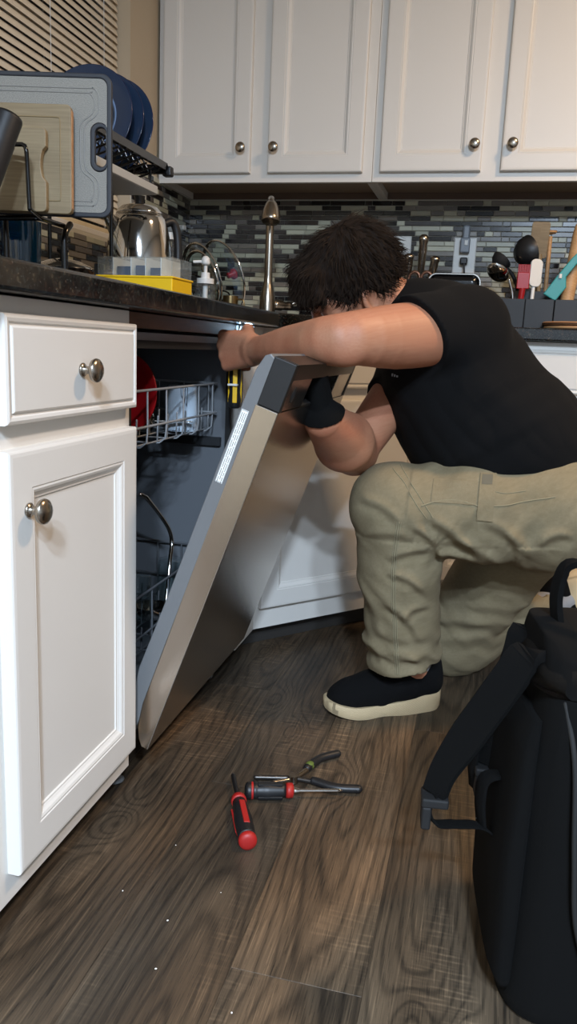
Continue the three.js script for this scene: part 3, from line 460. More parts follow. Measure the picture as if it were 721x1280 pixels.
// ───────────────────────── things on the right counter
{
  const k = thing('knife_block', 'brown wooden knife block with steel handled knives and scissors by the outlet', 'knife block', [.925, CT, .21]);
  const kg = extrude([[-.075, 0], [.06, 0], [.06, .115], [-.03, .165], [-.075, .135]], .094, .003); kg.rotateY(-Math.PI / 2); kg.translate(.047, 0, 0); kg.rotateY(0);
  mesh('block', metreUV(kg), M.walnut, k);
  const knife = (label, base, tip, len) => { const t = thing('knife', label, 'knife', base, 0, 'steel handled knives in the block'); const h = lathe([[0, 0], [.0085, 0], [.0105, .004], [.0088, .012], [.0100, .05], [.0112, .085], [.0105, .10], [.013, .112], [.0125, .120], [.006, .126], [0, .127]], 24); h.scale(1.3, len, 1.15); const to = [tip[0], tip[1], tip[2]]; mesh('handle', along(h, [0, 0, 0], to), M.nickel, t); const b = box(.004, .07, .022, 0, -.036, 0); mesh('blade', along(b, [0, .003, 0], to), M.chrome, t); return t; };
  knife('short steel handled knife at the left of the knife block', [.882, CT + .142, .235], [.006, .12, .03], .80);
  knife('tall steel handled knife in the middle of the knife block, highest of the three', [.921, CT + .152, .19], [.006, .12, .03], 1.25);
  knife('steel handled knife at the right of the knife block', [.957, CT + .140, .225], [.022, .12, .03], .78);
  const s = thing('scissors', 'kitchen scissors with brown loop handles in the knife block', 'scissors', [.931, CT + .135, .272]); for (const x of [-.022, .02]) { const t = new THREE.TorusGeometry(.018, .0042, 10, 36); t.scale(1, 1.25, 1); t.rotateZ(x * 8); t.translate(x, .022, 0); mesh('loop', t, std(0x6b4a38, .3, .5), s); } mesh('blades', box(.02, .06, .004, 0, -.03, 0), M.chrome, s);
  const outlet = (label, x, y, ups) => { const o = thing('wall_outlet', label, 'outlet', [x, y, .0095]); mesh('cover_plate', ringPanel(.079, .124, [[0, 0], [0, .003], [.003, .0055]]), M.whitePlastic, o); for (const dy of [-.0195, .0195]) { mesh('socket_face', ringPanel(.034, .029, [[0, .005], [0, .0068], [.001, .0075]]).translate(0, dy, 0), std(0xd2d0c8, .4), o); mesh('slots', [box(.0022, .009, .0006, -.0065, dy + .002, .0077), box(.0022, .007, .0006, .0065, dy + .002, .0077)], M.blackMatte, o); } return o; };
  outlet('white wall outlet partly hidden behind the knife handles', .826, 1.178);
  outlet('white wall outlet with a grey plug-in device and a black plug', 1.058, 1.175);
  const d = thing('plug_in_device', 'slim grey plug-in device in the upper socket of the outlet', 'plug-in device', [1.058, 1.196, .0175]); mesh('device_body', [rbox(.034, .052, .026, .005, 0, .012, .013), rbox(.026, .05, .02, .008, .001, .056, .012)], std(0x7a7f86, .35), d); mesh('lens', rbox(.012, .018, .004, .0018, .004, .02, .0262), M.whitePlastic, d);
  const pl = thing('black_plug', 'black power plug with its cord hanging from the lower socket', 'plug', [1.058, 1.152, .0175]); mesh('plug_body', rbox(.026, .024, .03, .005, 0, .002, .015), M.blackPlastic, pl); mesh('cord', tube([[.002, -.004, .026], [.006, -.05, .03], [.008, -.12, .03], [.002, -.19, .04], [-.005, -.236, .06]], .0032, 30, 8), M.blackPlastic, pl);
  const t = thing('toaster', 'black toaster with a chrome edge under the outlet', 'toaster', [1.045, CT, .235], 0);
  mesh('toaster_body', rbox(.165, .158, .26, .028, 0, .09, 0, 5), M.blackGloss, t); mesh('chrome_trim', (() => { const g = extrude(roundRect(.169, .160, .028, 8, 0, .09), .006, .0015, [roundRect(.158, .149, .024, 8, 0, .09).reverse()]); g.translate(0, 0, .118); return g; })(), M.chrome, t); mesh('base', rbox(.15, .014, .25, .004, 0, .0075, 0), M.blackPlastic, t); for (const x of [-.03, .03]) mesh('slot', box(.026, .002, .19, x, .169, 0), M.blackMatte, t);
  mesh('lever', rbox(.03, .012, .018, .003, 0, .12, .138), M.blackPlastic, t);
  // utensil caddy
  const U = thing('utensil_caddy', 'black three part utensil caddy full of cooking tools', 'utensil holder', [1.305, CT, .33], -.06);
  const well = (name, x, z, w, dp, h) => { const th = .004; mesh(name, [rbox(w, .005, dp, .002, x, .003, z), rbox(th, h, dp, .0015, x - w / 2 + th / 2, h / 2, z), rbox(th, h, dp, .0015, x + w / 2 - th / 2, h / 2, z), rbox(w, h, th, .0015, x, h / 2, z + dp / 2 - th / 2), rbox(w, h, th, .0015, x, h / 2, z - dp / 2 + th / 2)], M.darkGrey, U); };
  well('front_bin', -.075, .052, .088, .085, .092); well('front_bin', .012, .052, .086, .085, .092); well('front_bin', .095, .052, .078, .085, .092); well('rear_bin', .0, -.05, .15, .115, .122); well('rear_bin', .118, -.05, .09, .115, .085);
  const ut = (name, label, cat, g0, m0, more) => { const u = thing(name, label, cat, [1.305, CT, .33]); mesh(g0, more[0], m0, u); for (let i = 1; i < more.length; i += 3) mesh(more[i], more[i + 1], more[i + 2], u); return u; };
  const bowl = (r, c, to) => along(lathe([[0, 0], [r * .5, r * .12], [r * .86, r * .5], [r, r * .95], [r * .94, r * .95], [r * .8, r * .5], [r * .45, r * .2], [0, r * .08]], 40), c, [c[0] + to[0], c[1] + to[1], c[2] + to[2]]);
  ut('ladle', 'large black ladle, deep bowl uppermost in the utensil caddy', 'ladle', 'bowl', M.blackPlastic, [bowl(.052, [-.075, .232, -.01], [1, .35, -.55]), 'handle', tube([[-.03, .262, -.055], [-.005, .24, -.07], [0, .12, -.055], [0, .012, -.04]], .0075, 20, 10), M.blackPlastic]);
  ut('slotted_spoon', 'black skimmer behind the large ladle', 'spoon', 'bowl', M.blackMatte, [bowl(.034, [-.135, .20, -.05], [.6, .75, -.35]), 'handle', tube([[-.118, .212, -.06], [-.07, .16, -.06], [-.03, .015, -.045]], .006, 18, 8), M.blackMatte]);
  ut('serving_spoon', 'polished steel serving spoon leaning left out of the caddy', 'spoon', 'bowl', M.chrome, [place(lathe([[0, 0], [.018, .002], [.030, .010], [.034, .020], [.032, .020], [.028, .011], [.017, .005], [0, .003]], 32).scale(1.5, 1, 1), [-.128, .156, .055], [0, -1.9, .45]), 'handle', tube([[-.09, .15, .054], [-.075, .10, .05], [-.07, .012, .05]], .0045, 16, 8), M.chrome]);
  ut('wooden_turner', 'flat wooden turner standing tallest beside the black ladle', 'turner', 'blade', M.bamboo, [place(extrude(roundRect(.056, .11, .008, 4), .006, .0015), [-.006, .285, -.06], [.1, -.06, -.04]), 'handle', rod([-.002, .24, -.055], [.012, .012, -.045], .0085, .0075), M.bamboo]);
  ut('wooden_spoon', 'wooden spoon handle behind the turner', 'spoon', 'handle', M.beech, [rod([.028, .30, -.085], [.03, .012, -.07], .0065, .007), 'bowl', place(lathe([[0, 0], [.016, .004], [.02, .012], [0, .006]], 24), [.028, .305, -.085], [0, 1.5, 0]), M.beech]);
  ut('rolling_pin', 'plain wooden rolling pin standing in the right bin of the caddy', 'rolling pin', 'pin', M.beech, [along(lathe([[0, 0], [.012, 0], [.0165, .01], [.0195, .04], [.0205, .16], [.0195, .28], [.0165, .31], [.012, .32], [0, .322]], 32), [.082, .008, .05], [.108, .32, .02])]);
  ut('silicone_tongs', 'teal silicone tongs leaning right across the rolling pin', 'tongs', 'arm', M.teal, [(() => { const g = extrude([[-.016, 0], [.026, .0], [.030, .05], [.012, .075], [.016, .12], [.026, .172], [.018, .186], [.006, .182], [-.006, .13], [-.012, .07]], .010, .003); place(g, [.028, .10, .082], [0, 0, -.52]); return metreUV(g); })(), 'hinge_pin', place(cyl(.005, .005, .012, 0, 0, 0, 16), [.058, .155, .096], [0, 1.57, 0]), M.whitePlastic]);
  ut('basting_brush', 'red silicone basting brush in the left bin of the caddy', 'brush', 'bristle_head', M.red, [rbox(.038, .05, .014, .003, -.048, .148, .06), 'bristles', Array.from({ length: 8 }, (_, i) => rbox(.004, .03, .010, .0012, -.064 + i * .0046, .182, .06, 1)), M.red, 'handle', rod([-.048, .125, .06], [-.055, .012, .055], .010, .007), M.red]);
  ut('white_spatula', 'white silicone spatula beside the red brush', 'spatula', 'blade', M.whitePlastic, [place(extrude(roundRect(.038, .085, .015, 5), .006, .0025), [-.012, .175, .022], [-.08, .3, -.05]), 'handle', rod([-.014, .135, .025], [-.018, .012, .04], .006, .006), M.whitePlastic]);
  const bg = (r, th) => lathe([[0, 0], [r - .003, 0], [r, .003], [r, th - .003], [r - .003, th], [0, th]], 72);
  const w1 = thing('round_board', 'lower of two round wooden boards in front of the utensil caddy', 'board', [1.44, CT, .475], 0, 'round wooden boards'); mesh('board', bg(.112, .012), M.walnut, w1); mesh('edge_band', lathe([[.1122, .003], [.1132, .005], [.1132, .007], [.1122, .009]], 72), M.beech, w1);
  const w2 = thing('round_board', 'upper of two round wooden boards in front of the utensil caddy', 'board', [1.437, CT + .0125, .47], .3, 'round wooden boards'); mesh('board', bg(.115, .010), M.bambooEdge, w2); mesh('edge_band', lathe([[.1152, .003], [.1160, .005], [.1152, .007]], 72), M.walnut, w2);
  const jar = thing('storage_tin', 'dark storage tin at the right edge of the photo on the counter', 'tin', [1.50, CT, .32]); mesh('tin_body', cyl(.055, .055, .095, 0, .001, 0, 40), M.darkGrey, jar); mesh('lid', cyl(.057, .056, .018, 0, .096, 0, 40), M.blackPlastic, jar);
}

// ───────────────────────── lamps: a warm flush panel over the kitchen, a cooler three bulb fitting in the room behind the camera
{
  const p = thing('ceiling_light', 'warm square flush lamp on the kitchen ceiling', 'lamp', [PANEL[0], H, PANEL[2]]);
  mesh('housing', rbox(.31, .020, .31, .004, 0, -.0105, 0), M.trim, p); mesh('diffuser', rbox(.27, .006, .27, .002, 0, -.022, 0), std(0xfff0d8, .6, 0, { emissive: WARM, emissiveIntensity: 4 }), p);
  CANS.forEach(([x, z], i) => {
    const c = thing('recessed_light', ['cool white recessed lamp nearest the kitchen, behind the camera', 'cool white recessed lamp at the right, behind the camera', 'cool white recessed lamp farthest behind the camera'][i], 'lamp', [x, H, z]);
    mesh('trim_ring', lathe([[.13, -.001], [.155, -.001], [.155, -.006], [.133, -.010], [.13, -.006]], 40), M.trim, c); mesh('lens', cyl(.129, .129, .006, 0, -.009, 0, 40), std(0xffffff, .5, 0, { emissive: COOL, emissiveIntensity: 6 }), c);
  });
  const w = thing('work_light', 'small lit LED work light stuck under the counter edge beside the hand', 'lamp', [.602, .866, 1.195], .75);
  mesh('case', rbox(.052, .018, .016, .003, 0, 0, 0), M.blackPlastic, w); mesh('lens', box(.046, .013, .0012, 0, 0, .0084), std(0xffffff, .4, 0, { emissive: new THREE.Color(.45, .72, 1), emissiveIntensity: 1.6 }), w);
  const wl = new THREE.RectAreaLight(new THREE.Color(.55, .78, 1), 60, .034, .011); wl.position.set(.6095, .866, 1.2035); wl.lookAt(.6095 + .68, .866 - .25, 1.2035 + .73); scene.add(wl);
}
// ───────────────────────── tools on the floor
{
  const driver = (name, label, butt, tip, shaftLen, shaftR, kind, panelM, capM) => {
    const B = V(...butt), D = V(...tip).sub(B), L = D.length(), t = thing(name, label, 'screwdriver', [butt[0], 0, butt[2]], Math.atan2(-D.z, D.x));
    const hl = L - shaftLen, R = .0158, y = R + .0005, q = g => { g.rotateZ(-Math.PI / 2); g.translate(0, y, 0); return g; };
    mesh('butt_cap', q(lathe([[0, 0], [R * .55, .0003], [R * .92, .003], [R, .007], [R, .012], [R * .9, .015], [0, .015]], 32)), capM, t); if (capM !== M.redGrip) mesh('red_band', q(lathe([[R * .99, .0125], [R * 1.02, .0135], [R * 1.02, .0155], [R * .95, .0165]], 32)), M.redGrip, t);
    mesh('grip', q(lathe([[0, .014], [R * .92, .014], [R * .98, .018], [R * .98, .022], [R * .86, .026], [R, .036], [R * 1.02, hl * .5], [R * .8, hl * .78], [R * .78, hl - .014], [0, hl - .014]], 32)), M.blackPlastic, t);
    mesh('collar', q(lathe([[0, hl - .016], [R * .84, hl - .015], [R * .9, hl - .010], [R * .86, hl - .002], [R * .5, hl], [0, hl]], 32)), M.redGrip, t);
    for (const a of [0.15, 2.2, 4.3]) { const g = rbox(hl * .50, .0035, .0105, .0014); g.translate(hl * .52, R * .955, 0); g.rotateX(a); g.translate(0, y, 0); mesh('side_panel', g, panelM, t); }
    mesh('shaft', q(lathe([[0, hl - .004], [shaftR * 1.6, hl - .004], [shaftR * 1.6, hl + .006], [shaftR, hl + .012], [shaftR, L - .010], [shaftR * .7, L - .003], [shaftR * .25, L], [0, L]], 20)), kind, t);
    return t;
  };
  driver('screwdriver', 'stubby red and black screwdriver pointing away, nearest the camera on the floor', [.856, 0, 1.911], [.764, 0, 1.709], .085, .0046, std(0x3a3a3c, .35, .8), M.redGrip, M.redGrip);
  driver('screwdriver', 'longer black and red screwdriver lying crosswise between the pliers and the other screwdriver', [.803, 0, 1.759], [.978, 0, 1.702], .092, .0031, M.chrome, M.blackMatte, M.blackPlastic);
  const p = thing('pliers', 'long nose pliers with black dipped handles lying open on the floor', 'pliers', [.877, 0, 1.678]);
  const h1 = [[.0, .009, 0], [.018, .010, -.046], [.035, .011, -.088], [.065, .011, -.119]], h2 = [[0, .009, 0], [.041, .011, -.001], [.086, .011, .009], [.128, .011, .001]];
  const flat = (pts, r, sy) => { const g = tube(pts, r, 30, 12); g.translate(0, -.010, 0); g.scale(1, sy, 1); g.translate(0, .010, 0); return g; };
  mesh('grip', flat(h1.slice(1).map(q => q), .0088, .9), M.blackPlastic, p); mesh('grip', flat(h2.slice(1), .0088, .9), M.blackPlastic, p);
  mesh('accent_band', [tube([[.0205, .0108, -.053], [.0218, .0108, -.056]], .0091, 4, 12)], std(0x59692a, .6), p);
  mesh('jaw', [tube([[.022, .009, -.05], [0, .009, 0], [-.03, .0085, .024], [-.033, .0085, .027]], .0052, 20, 8)], M.nickel, p); mesh('jaw', [tube([[.045, .0095, 0], [.0, .0095, 0], [-.035, .009, .008], [-.070, .0085, .017]], .0052, 20, 8)], std(0x4a4744, .35, .8), p);
  mesh('pivot', place(cyl(.0105, .0105, .015, 0, 0, 0, 28), [0, .0022, 0]), M.nickel, p);
  const r = rng(31); const specks = [[.79, 2.10], [.845, 2.02], [.735, 1.93], [.81, 2.19], [.70, 2.06], [.93, 2.23]];
  specks.forEach(([x, z], i) => { const s = thing('paint_chip', ['tiny white chip on the dark floor near the base cabinet', 'tiny white chip on the dark floor toward the middle of the planks', 'tiny white chip on the dark floor just below the cabinet door', 'tiny white chip on the dark floor close to the bottom of the photo', 'tiny white chip on the dark floor at the left of the planks', 'tiny white chip on the dark floor beside the plank joint'][i], 'chip', [x, 0, z], r() * 6); const g = new THREE.IcosahedronGeometry(.0008 + .0007 * r(), 0); g.scale(1.3, .5, 1); g.translate(0, .0009, 0); mesh('chip', g, M.paper, s); });
}
// ───────────────────────── backpack
function band(pts, widthDir, w, th, seg = 40, taper) {                // flat strap swept along a path
  const c = new THREE.CatmullRomCurve3(pts.map(p => V(...p))), P = [], I = [], cs = [[-1, -.55], [-.93, -1], [.93, -1], [1, -.55], [1, .55], [.93, 1], [-.93, 1], [-1, .55]], n = cs.length;
  for (let i = 0; i <= seg; i++) { const t = i / seg, p = c.getPointAt(t), T = c.getTangentAt(t), wd = (typeof widthDir === 'function' ? V(...widthDir(t)) : V(...widthDir)); wd.addScaledVector(T, -wd.dot(T)).normalize(); const nn = T.clone().cross(wd), ww = w * (taper ? taper(t) : 1); for (const [a, b] of cs) { const v = p.clone().addScaledVector(wd, a * ww / 2).addScaledVector(nn, b * th / 2); P.push(v.x, v.y, v.z); } }
  for (let i = 0; i < seg; i++) for (let j = 0; j < n; j++) { const a = i * n + j, b = i * n + (j + 1) % n; I.push(a, b, a + n, b, b + n, a + n); }
  for (let j = 1; j + 1 < n; j++) { I.push(0, j + 1, j); const o = seg * n; I.push(o, o + j, o + j + 1); }
  const g = new THREE.BufferGeometry(); g.setAttribute('position', new THREE.Float32BufferAttribute(P, 3)); g.setIndex(I); return metreUV(toCreasedNormals(g, .9));
}
function loft(sections, n = 48, ex = 4) {                             // stacked superellipses: [y, cx, cz, a, b]
  const P = [], I = []; const pw = (v) => Math.sign(v) * Math.abs(v) ** (2 / ex);
  for (const [y, cx, cz, a, b] of sections) for (let i = 0; i < n; i++) { const t = i / n * 2 * Math.PI; P.push(cx + a * pw(Math.cos(t)), y, cz + b * pw(Math.sin(t))); }
  const m = sections.length; for (let k = 0; k + 1 < m; k++) for (let i = 0; i < n; i++) { const a = k * n + i, b = k * n + (i + 1) % n; I.push(a, a + n, b, b, a + n, b + n); }
  const top = P.length / 3, s0 = sections[0], s1 = sections[m - 1]; P.push(s0[1], s0[0], s0[2]); P.push(s1[1], s1[0], s1[2]); for (let i = 0; i < n; i++) { const j = (i + 1) % n; I.push(top, i, j, top + 1, (m - 1) * n + j, (m - 1) * n + i); }
  const g = new THREE.BufferGeometry(); g.setAttribute('position', new THREE.Float32BufferAttribute(P, 3)); g.setIndex(I); return g;
}
const packCloth = phys(0x080808, .95, { specularIntensity: .35, bumpMap: fabricBump, bumpScale: .0004 }), packDark = phys(0x060606, .95, { specularIntensity: .35, bumpMap: fabricBump, bumpScale: .0004 }), packTop = phys(0x15120f, .95, { specularIntensity: .35, bumpMap: fabricBump, bumpScale: .0005 });
{
  const b = thing('backpack', 'black fabric backpack standing on the floor at the right with its straps toward the tools', 'backpack', [1.358, 0, 2.0], .12); b.scale.set(1.02, 1.08, 1.02);
  const S = [[.002, .085, .125], [.008, .10, .140], [.03, .108, .148], [.12, .112, .150], [.22, .110, .149], [.31, .102, .144], [.37, .092, .135], [.41, .078, .122], [.438, .056, .100], [.452, .032, .07], [.456, .012, .03]];
  const g = loft(S.map(([y, a, w]) => [y, -.112 + a + (y > .3 ? (y - .3) * .12 : 0), 0, a, w]), 72, 4.2);
  { const p = g.attributes.position; for (let i = 0; i < p.count; i++) { const x = p.getX(i), y = p.getY(i), z = p.getZ(i), w = .006 * N(x * 14, y * 9, z * 14) + .003 * N(x * 30 + 4, y * 22, z * 30); if (y > .01) p.setXYZ(i, x + w * Math.sign(x || 1), y, z + w * Math.sign(z || 1)); } g.computeVertexNormals(); }
  mesh('main_body', metreUV(g), packCloth, b);
  mesh('top_panel', metreUV((() => { const q = loft([[.405, .0, 0, .082, .126], [.432, .004, 0, .067, .112], [.449, .008, 0, .046, .088], [.4585, .012, 0, .020, .045], [.4605, .014, 0, .006, .012]].map(([y, c, d, a, w]) => [y, -.03 + c, d, a, w]), 48, 3.4); q.computeVertexNormals(); return q; })()), packTop, b);
  const pk = loft([[.012, .122, 0, .045, .118], [.03, .128, 0, .055, .128], [.14, .13, 0, .058, .130], [.25, .122, 0, .050, .126], [.292, .112, 0, .038, .112], [.306, .10, 0, .02, .095]], 56, 4); pk.computeVertexNormals(); mesh('front_pocket', metreUV(pk), phys(0x101112, .92, { specularIntensity: .4, bumpMap: fabricBump, bumpScale: .0005 }), b);
  mesh('piping', [tube([[-.076, .40, .118], [-.064, .34, .142], [-.056, .24, .1565], [-.043, .15, .158], [-.008, .075, .157], [.05, .035, .154]], .0032, 60, 8), tube([[-.076, .40, -.118], [-.064, .34, -.142], [-.056, .24, -.1555], [-.043, .15, -.158], [-.008, .075, -.156], [.05, .035, -.154]], .0032, 60, 8)], std(0x191919, .8), b);
  mesh('zipper', tube([[.045, .372, .128], [.062, .30, .145], [.072, .20, .152], [.078, .11, .152], [.082, .05, .150]], .0042, 50, 8), std(0x202021, .5), b); mesh('zip_pull', [rbox(.006, .03, .003, .001, .069, .24, .158), rbox(.004, .018, .004, .001, .069, .218, .160)], M.nickel, b);
  mesh('haul_handle', band([[-.062, .438, -.01], [-.07, .485, -.012], [-.062, .523, -.008], [-.040, .528, .01], [-.010, .500, .045], [.010, .455, .075], [.013, .428, .09]], [.25, .1, .9], .022, .008, 50), packDark, b);
  mesh('back_pad', metreUV((() => { const q = loft([[.03, -.108, 0, .012, .115], [.05, -.112, 0, .018, .125], [.20, -.114, 0, .020, .128], [.34, -.108, 0, .016, .118], [.37, -.10, 0, .010, .105]], 40, 3.2); q.computeVertexNormals(); return q; })()), packDark, b);
  const strap = (sgn, name) => {
    const z = sgn * .045, hug = sgn > 0 ? 1 : .35, hx = p => p.map(([x, y, q]) => [x < -.09 ? -.09 + (x + .09) * hug : x, y, q]);
    mesh('shoulder_strap', band(hx([[-.085, .425, z], [-.112, .428, z + .008], [-.130, .402, z + .014], [-.152, .362, z + .012], [-.178, .315, z + .010], [-.200, .272, z + .010], [-.208, .245, z + .012]]), [.95, .1, .55], .044, .014, 50, t => t < .12 ? mix(.9, 1, t / .12) : 1 - .25 * sstep(.6, 1, t)), packDark, b);
    mesh('strap_webbing', band(hx([[-.208, .25, z + .012], [-.216, .222, z + .012], [-.205, .205, z + .012], [-.178, .206, z + .012], [-.145, .206, z + .012], [-.104, .17, z + .012]]), [.3, .2, .9], .026, .003, 50), packDark, b);
    const bx = hx([[-.208, 0, 0]])[0][0]; mesh('strap_buckle', [rbox(.034, .012, .034, .003, bx, .238, z + .012), rbox(.012, .03, .03, .003, bx - .010, .218, z + .014)], M.blackMatte, b);
    mesh('strap_loop', band([[-.105, .265, z + .0], [-.128, .272, z + .002], [-.146, .266, z + .004], [-.150, .24, z + .006], [-.146, .206, z + .008]], [.3, .1, .9], .026, .004, 24), packDark, b);
  };
  strap(1); strap(-1);
}

// ───────────────────────── the kneeling person (smooth-min capsule fields, meshed with surface nets)
const cap = (a, b, ra, rb = ra) => { const d = [b[0] - a[0], b[1] - a[1], b[2] - a[2]], q = d[0] * d[0] + d[1] * d[1] + d[2] * d[2] || 1e-9; return (x, y, z) => { const px = x - a[0], py = y - a[1], pz = z - a[2], t = clamp((px * d[0] + py * d[1] + pz * d[2]) / q, 0, 1); return Math.hypot(px - t * d[0], py - t * d[1], pz - t * d[2]) - mix(ra, rb, t); }; };
const ell = (c, r, B) => (x, y, z) => { let px = x - c[0], py = y - c[1], pz = z - c[2]; if (B) { const a = px * B[0][0] + py * B[0][1] + pz * B[0][2], b = px * B[1][0] + py * B[1][1] + pz * B[1][2], d = px * B[2][0] + py * B[2][1] + pz * B[2][2]; px = a; py = b; pz = d; } const k0 = Math.hypot(px / r[0], py / r[1], pz / r[2]), k1 = Math.hypot(px / (r[0] * r[0]), py / (r[1] * r[1]), pz / (r[2] * r[2])); return k1 < 1e-9 ? -Math.min(...r) : k0 * (k0 - 1) / k1; };
const smin = (a, b, k) => { const h = Math.max(k - Math.abs(a - b), 0) / k; return Math.min(a, b) - h * h * k * .25; };
const smax = (a, b, k) => -smin(-a, -b, k);
const union = (fs, k) => (x, y, z) => { let d = fs[0](x, y, z); for (let i = 1; i < fs.length; i++) d = smin(d, fs[i](x, y, z), k); return d; };
function surfaceNets(f, lo, hi, h) {
  const nx = Math.ceil((hi[0] - lo[0]) / h) + 1, ny = Math.ceil((hi[1] - lo[1]) / h) + 1, nz = Math.ceil((hi[2] - lo[2]) / h) + 1, F = new Float32Array(nx * ny * nz), id = (i, j, k) => (k * ny + j) * nx + i, S = 4;
  for (let k = 0; k < nz; k += S) for (let j = 0; j < ny; j += S) for (let i = 0; i < nx; i += S) {
    const c = f(lo[0] + (i + 1.5) * h, lo[1] + (j + 1.5) * h, lo[2] + (k + 1.5) * h), skip = Math.abs(c) > 6.5 * h;
    for (let kk = k; kk < Math.min(k + S, nz); kk++) for (let jj = j; jj < Math.min(j + S, ny); jj++) for (let ii = i; ii < Math.min(i + S, nx); ii++) F[id(ii, jj, kk)] = skip ? c : f(lo[0] + ii * h, lo[1] + jj * h, lo[2] + kk * h);
  }
  const vid = new Int32Array(nx * ny * nz).fill(-1), P = [], I = [], co = [[0, 0, 0], [1, 0, 0], [0, 1, 0], [1, 1, 0], [0, 0, 1], [1, 0, 1], [0, 1, 1], [1, 1, 1]], ed = [[0, 1], [2, 3], [4, 5], [6, 7], [0, 2], [1, 3], [4, 6], [5, 7], [0, 4], [1, 5], [2, 6], [3, 7]];
  for (let k = 0; k < nz - 1; k++) for (let j = 0; j < ny - 1; j++) for (let i = 0; i < nx - 1; i++) {
    const b = id(i, j, k); const v = [F[b], F[b + 1], F[b + nx], F[b + nx + 1], F[b + nx * ny], F[b + nx * ny + 1], F[b + nx * ny + nx], F[b + nx * ny + nx + 1]];
    let m = 0; for (let q = 0; q < 8; q++) if (v[q] < 0) m |= 1 << q; if (m === 0 || m === 255) continue;
    let sx = 0, sy = 0, sz = 0, n = 0; for (const [a, c] of ed) if ((v[a] < 0) !== (v[c] < 0)) { const t = v[a] / (v[a] - v[c]); sx += mix(co[a][0], co[c][0], t); sy += mix(co[a][1], co[c][1], t); sz += mix(co[a][2], co[c][2], t); n++; }
    vid[b] = P.length / 3; P.push(lo[0] + (i + sx / n) * h, lo[1] + (j + sy / n) * h, lo[2] + (k + sz / n) * h);
  }
  const quad = (a, b, c, d, flip) => { if (a < 0 || b < 0 || c < 0 || d < 0) return; if (flip) I.push(a, c, b, a, d, c); else I.push(a, b, c, a, c, d); };
  for (let k = 1; k < nz - 1; k++) for (let j = 1; j < ny - 1; j++) for (let i = 1; i < nx - 1; i++) {
    const b = id(i, j, k), s = F[b] < 0;
    if (s !== (F[b + 1] < 0)) quad(vid[b - nx - nx * ny], vid[b - nx * ny], vid[b], vid[b - nx], !s);
    if (s !== (F[b + nx] < 0)) quad(vid[b - 1 - nx * ny], vid[b - 1], vid[b], vid[b - nx * ny], !s);
    if (s !== (F[b + nx * ny] < 0)) quad(vid[b - 1 - nx], vid[b - nx], vid[b], vid[b - 1], !s);
  }
  const Nn = new Float32Array(P.length), uv = new Float32Array(P.length / 3 * 2), e = h * .45;
  for (let i = 0; i < P.length / 3; i++) { const x = P[3 * i], y = P[3 * i + 1], z = P[3 * i + 2]; let a = f(x + e, y, z) - f(x - e, y, z), b = f(x, y + e, z) - f(x, y - e, z), c = f(x, y, z + e) - f(x, y, z - e); const l = Math.hypot(a, b, c) || 1; Nn[3 * i] = a / l; Nn[3 * i + 1] = b / l; Nn[3 * i + 2] = c / l; uv[2 * i] = x * .8 + z * .6; uv[2 * i + 1] = y + .2 * z; }
  const g = new THREE.BufferGeometry(); g.setAttribute('position', new THREE.Float32BufferAttribute(P, 3)); g.setAttribute('normal', new THREE.BufferAttribute(Nn, 3)); g.setAttribute('uv', new THREE.BufferAttribute(uv, 2)); g.setIndex(I); return g;
}
const nrm = a => { const l = Math.hypot(...a); return a.map(v => v / l); }, crs = (a, b) => [a[1] * b[2] - a[2] * b[1], a[2] * b[0] - a[0] * b[2], a[0] * b[1] - a[1] * b[0]], dot3 = (a, b) => a[0] * b[0] + a[1] * b[1] + a[2] * b[2], add = (a, ...r) => r.reduce((p, [v, s]) => [p[0] + v[0] * s, p[1] + v[1] * s, p[2] + v[2] * s], a);
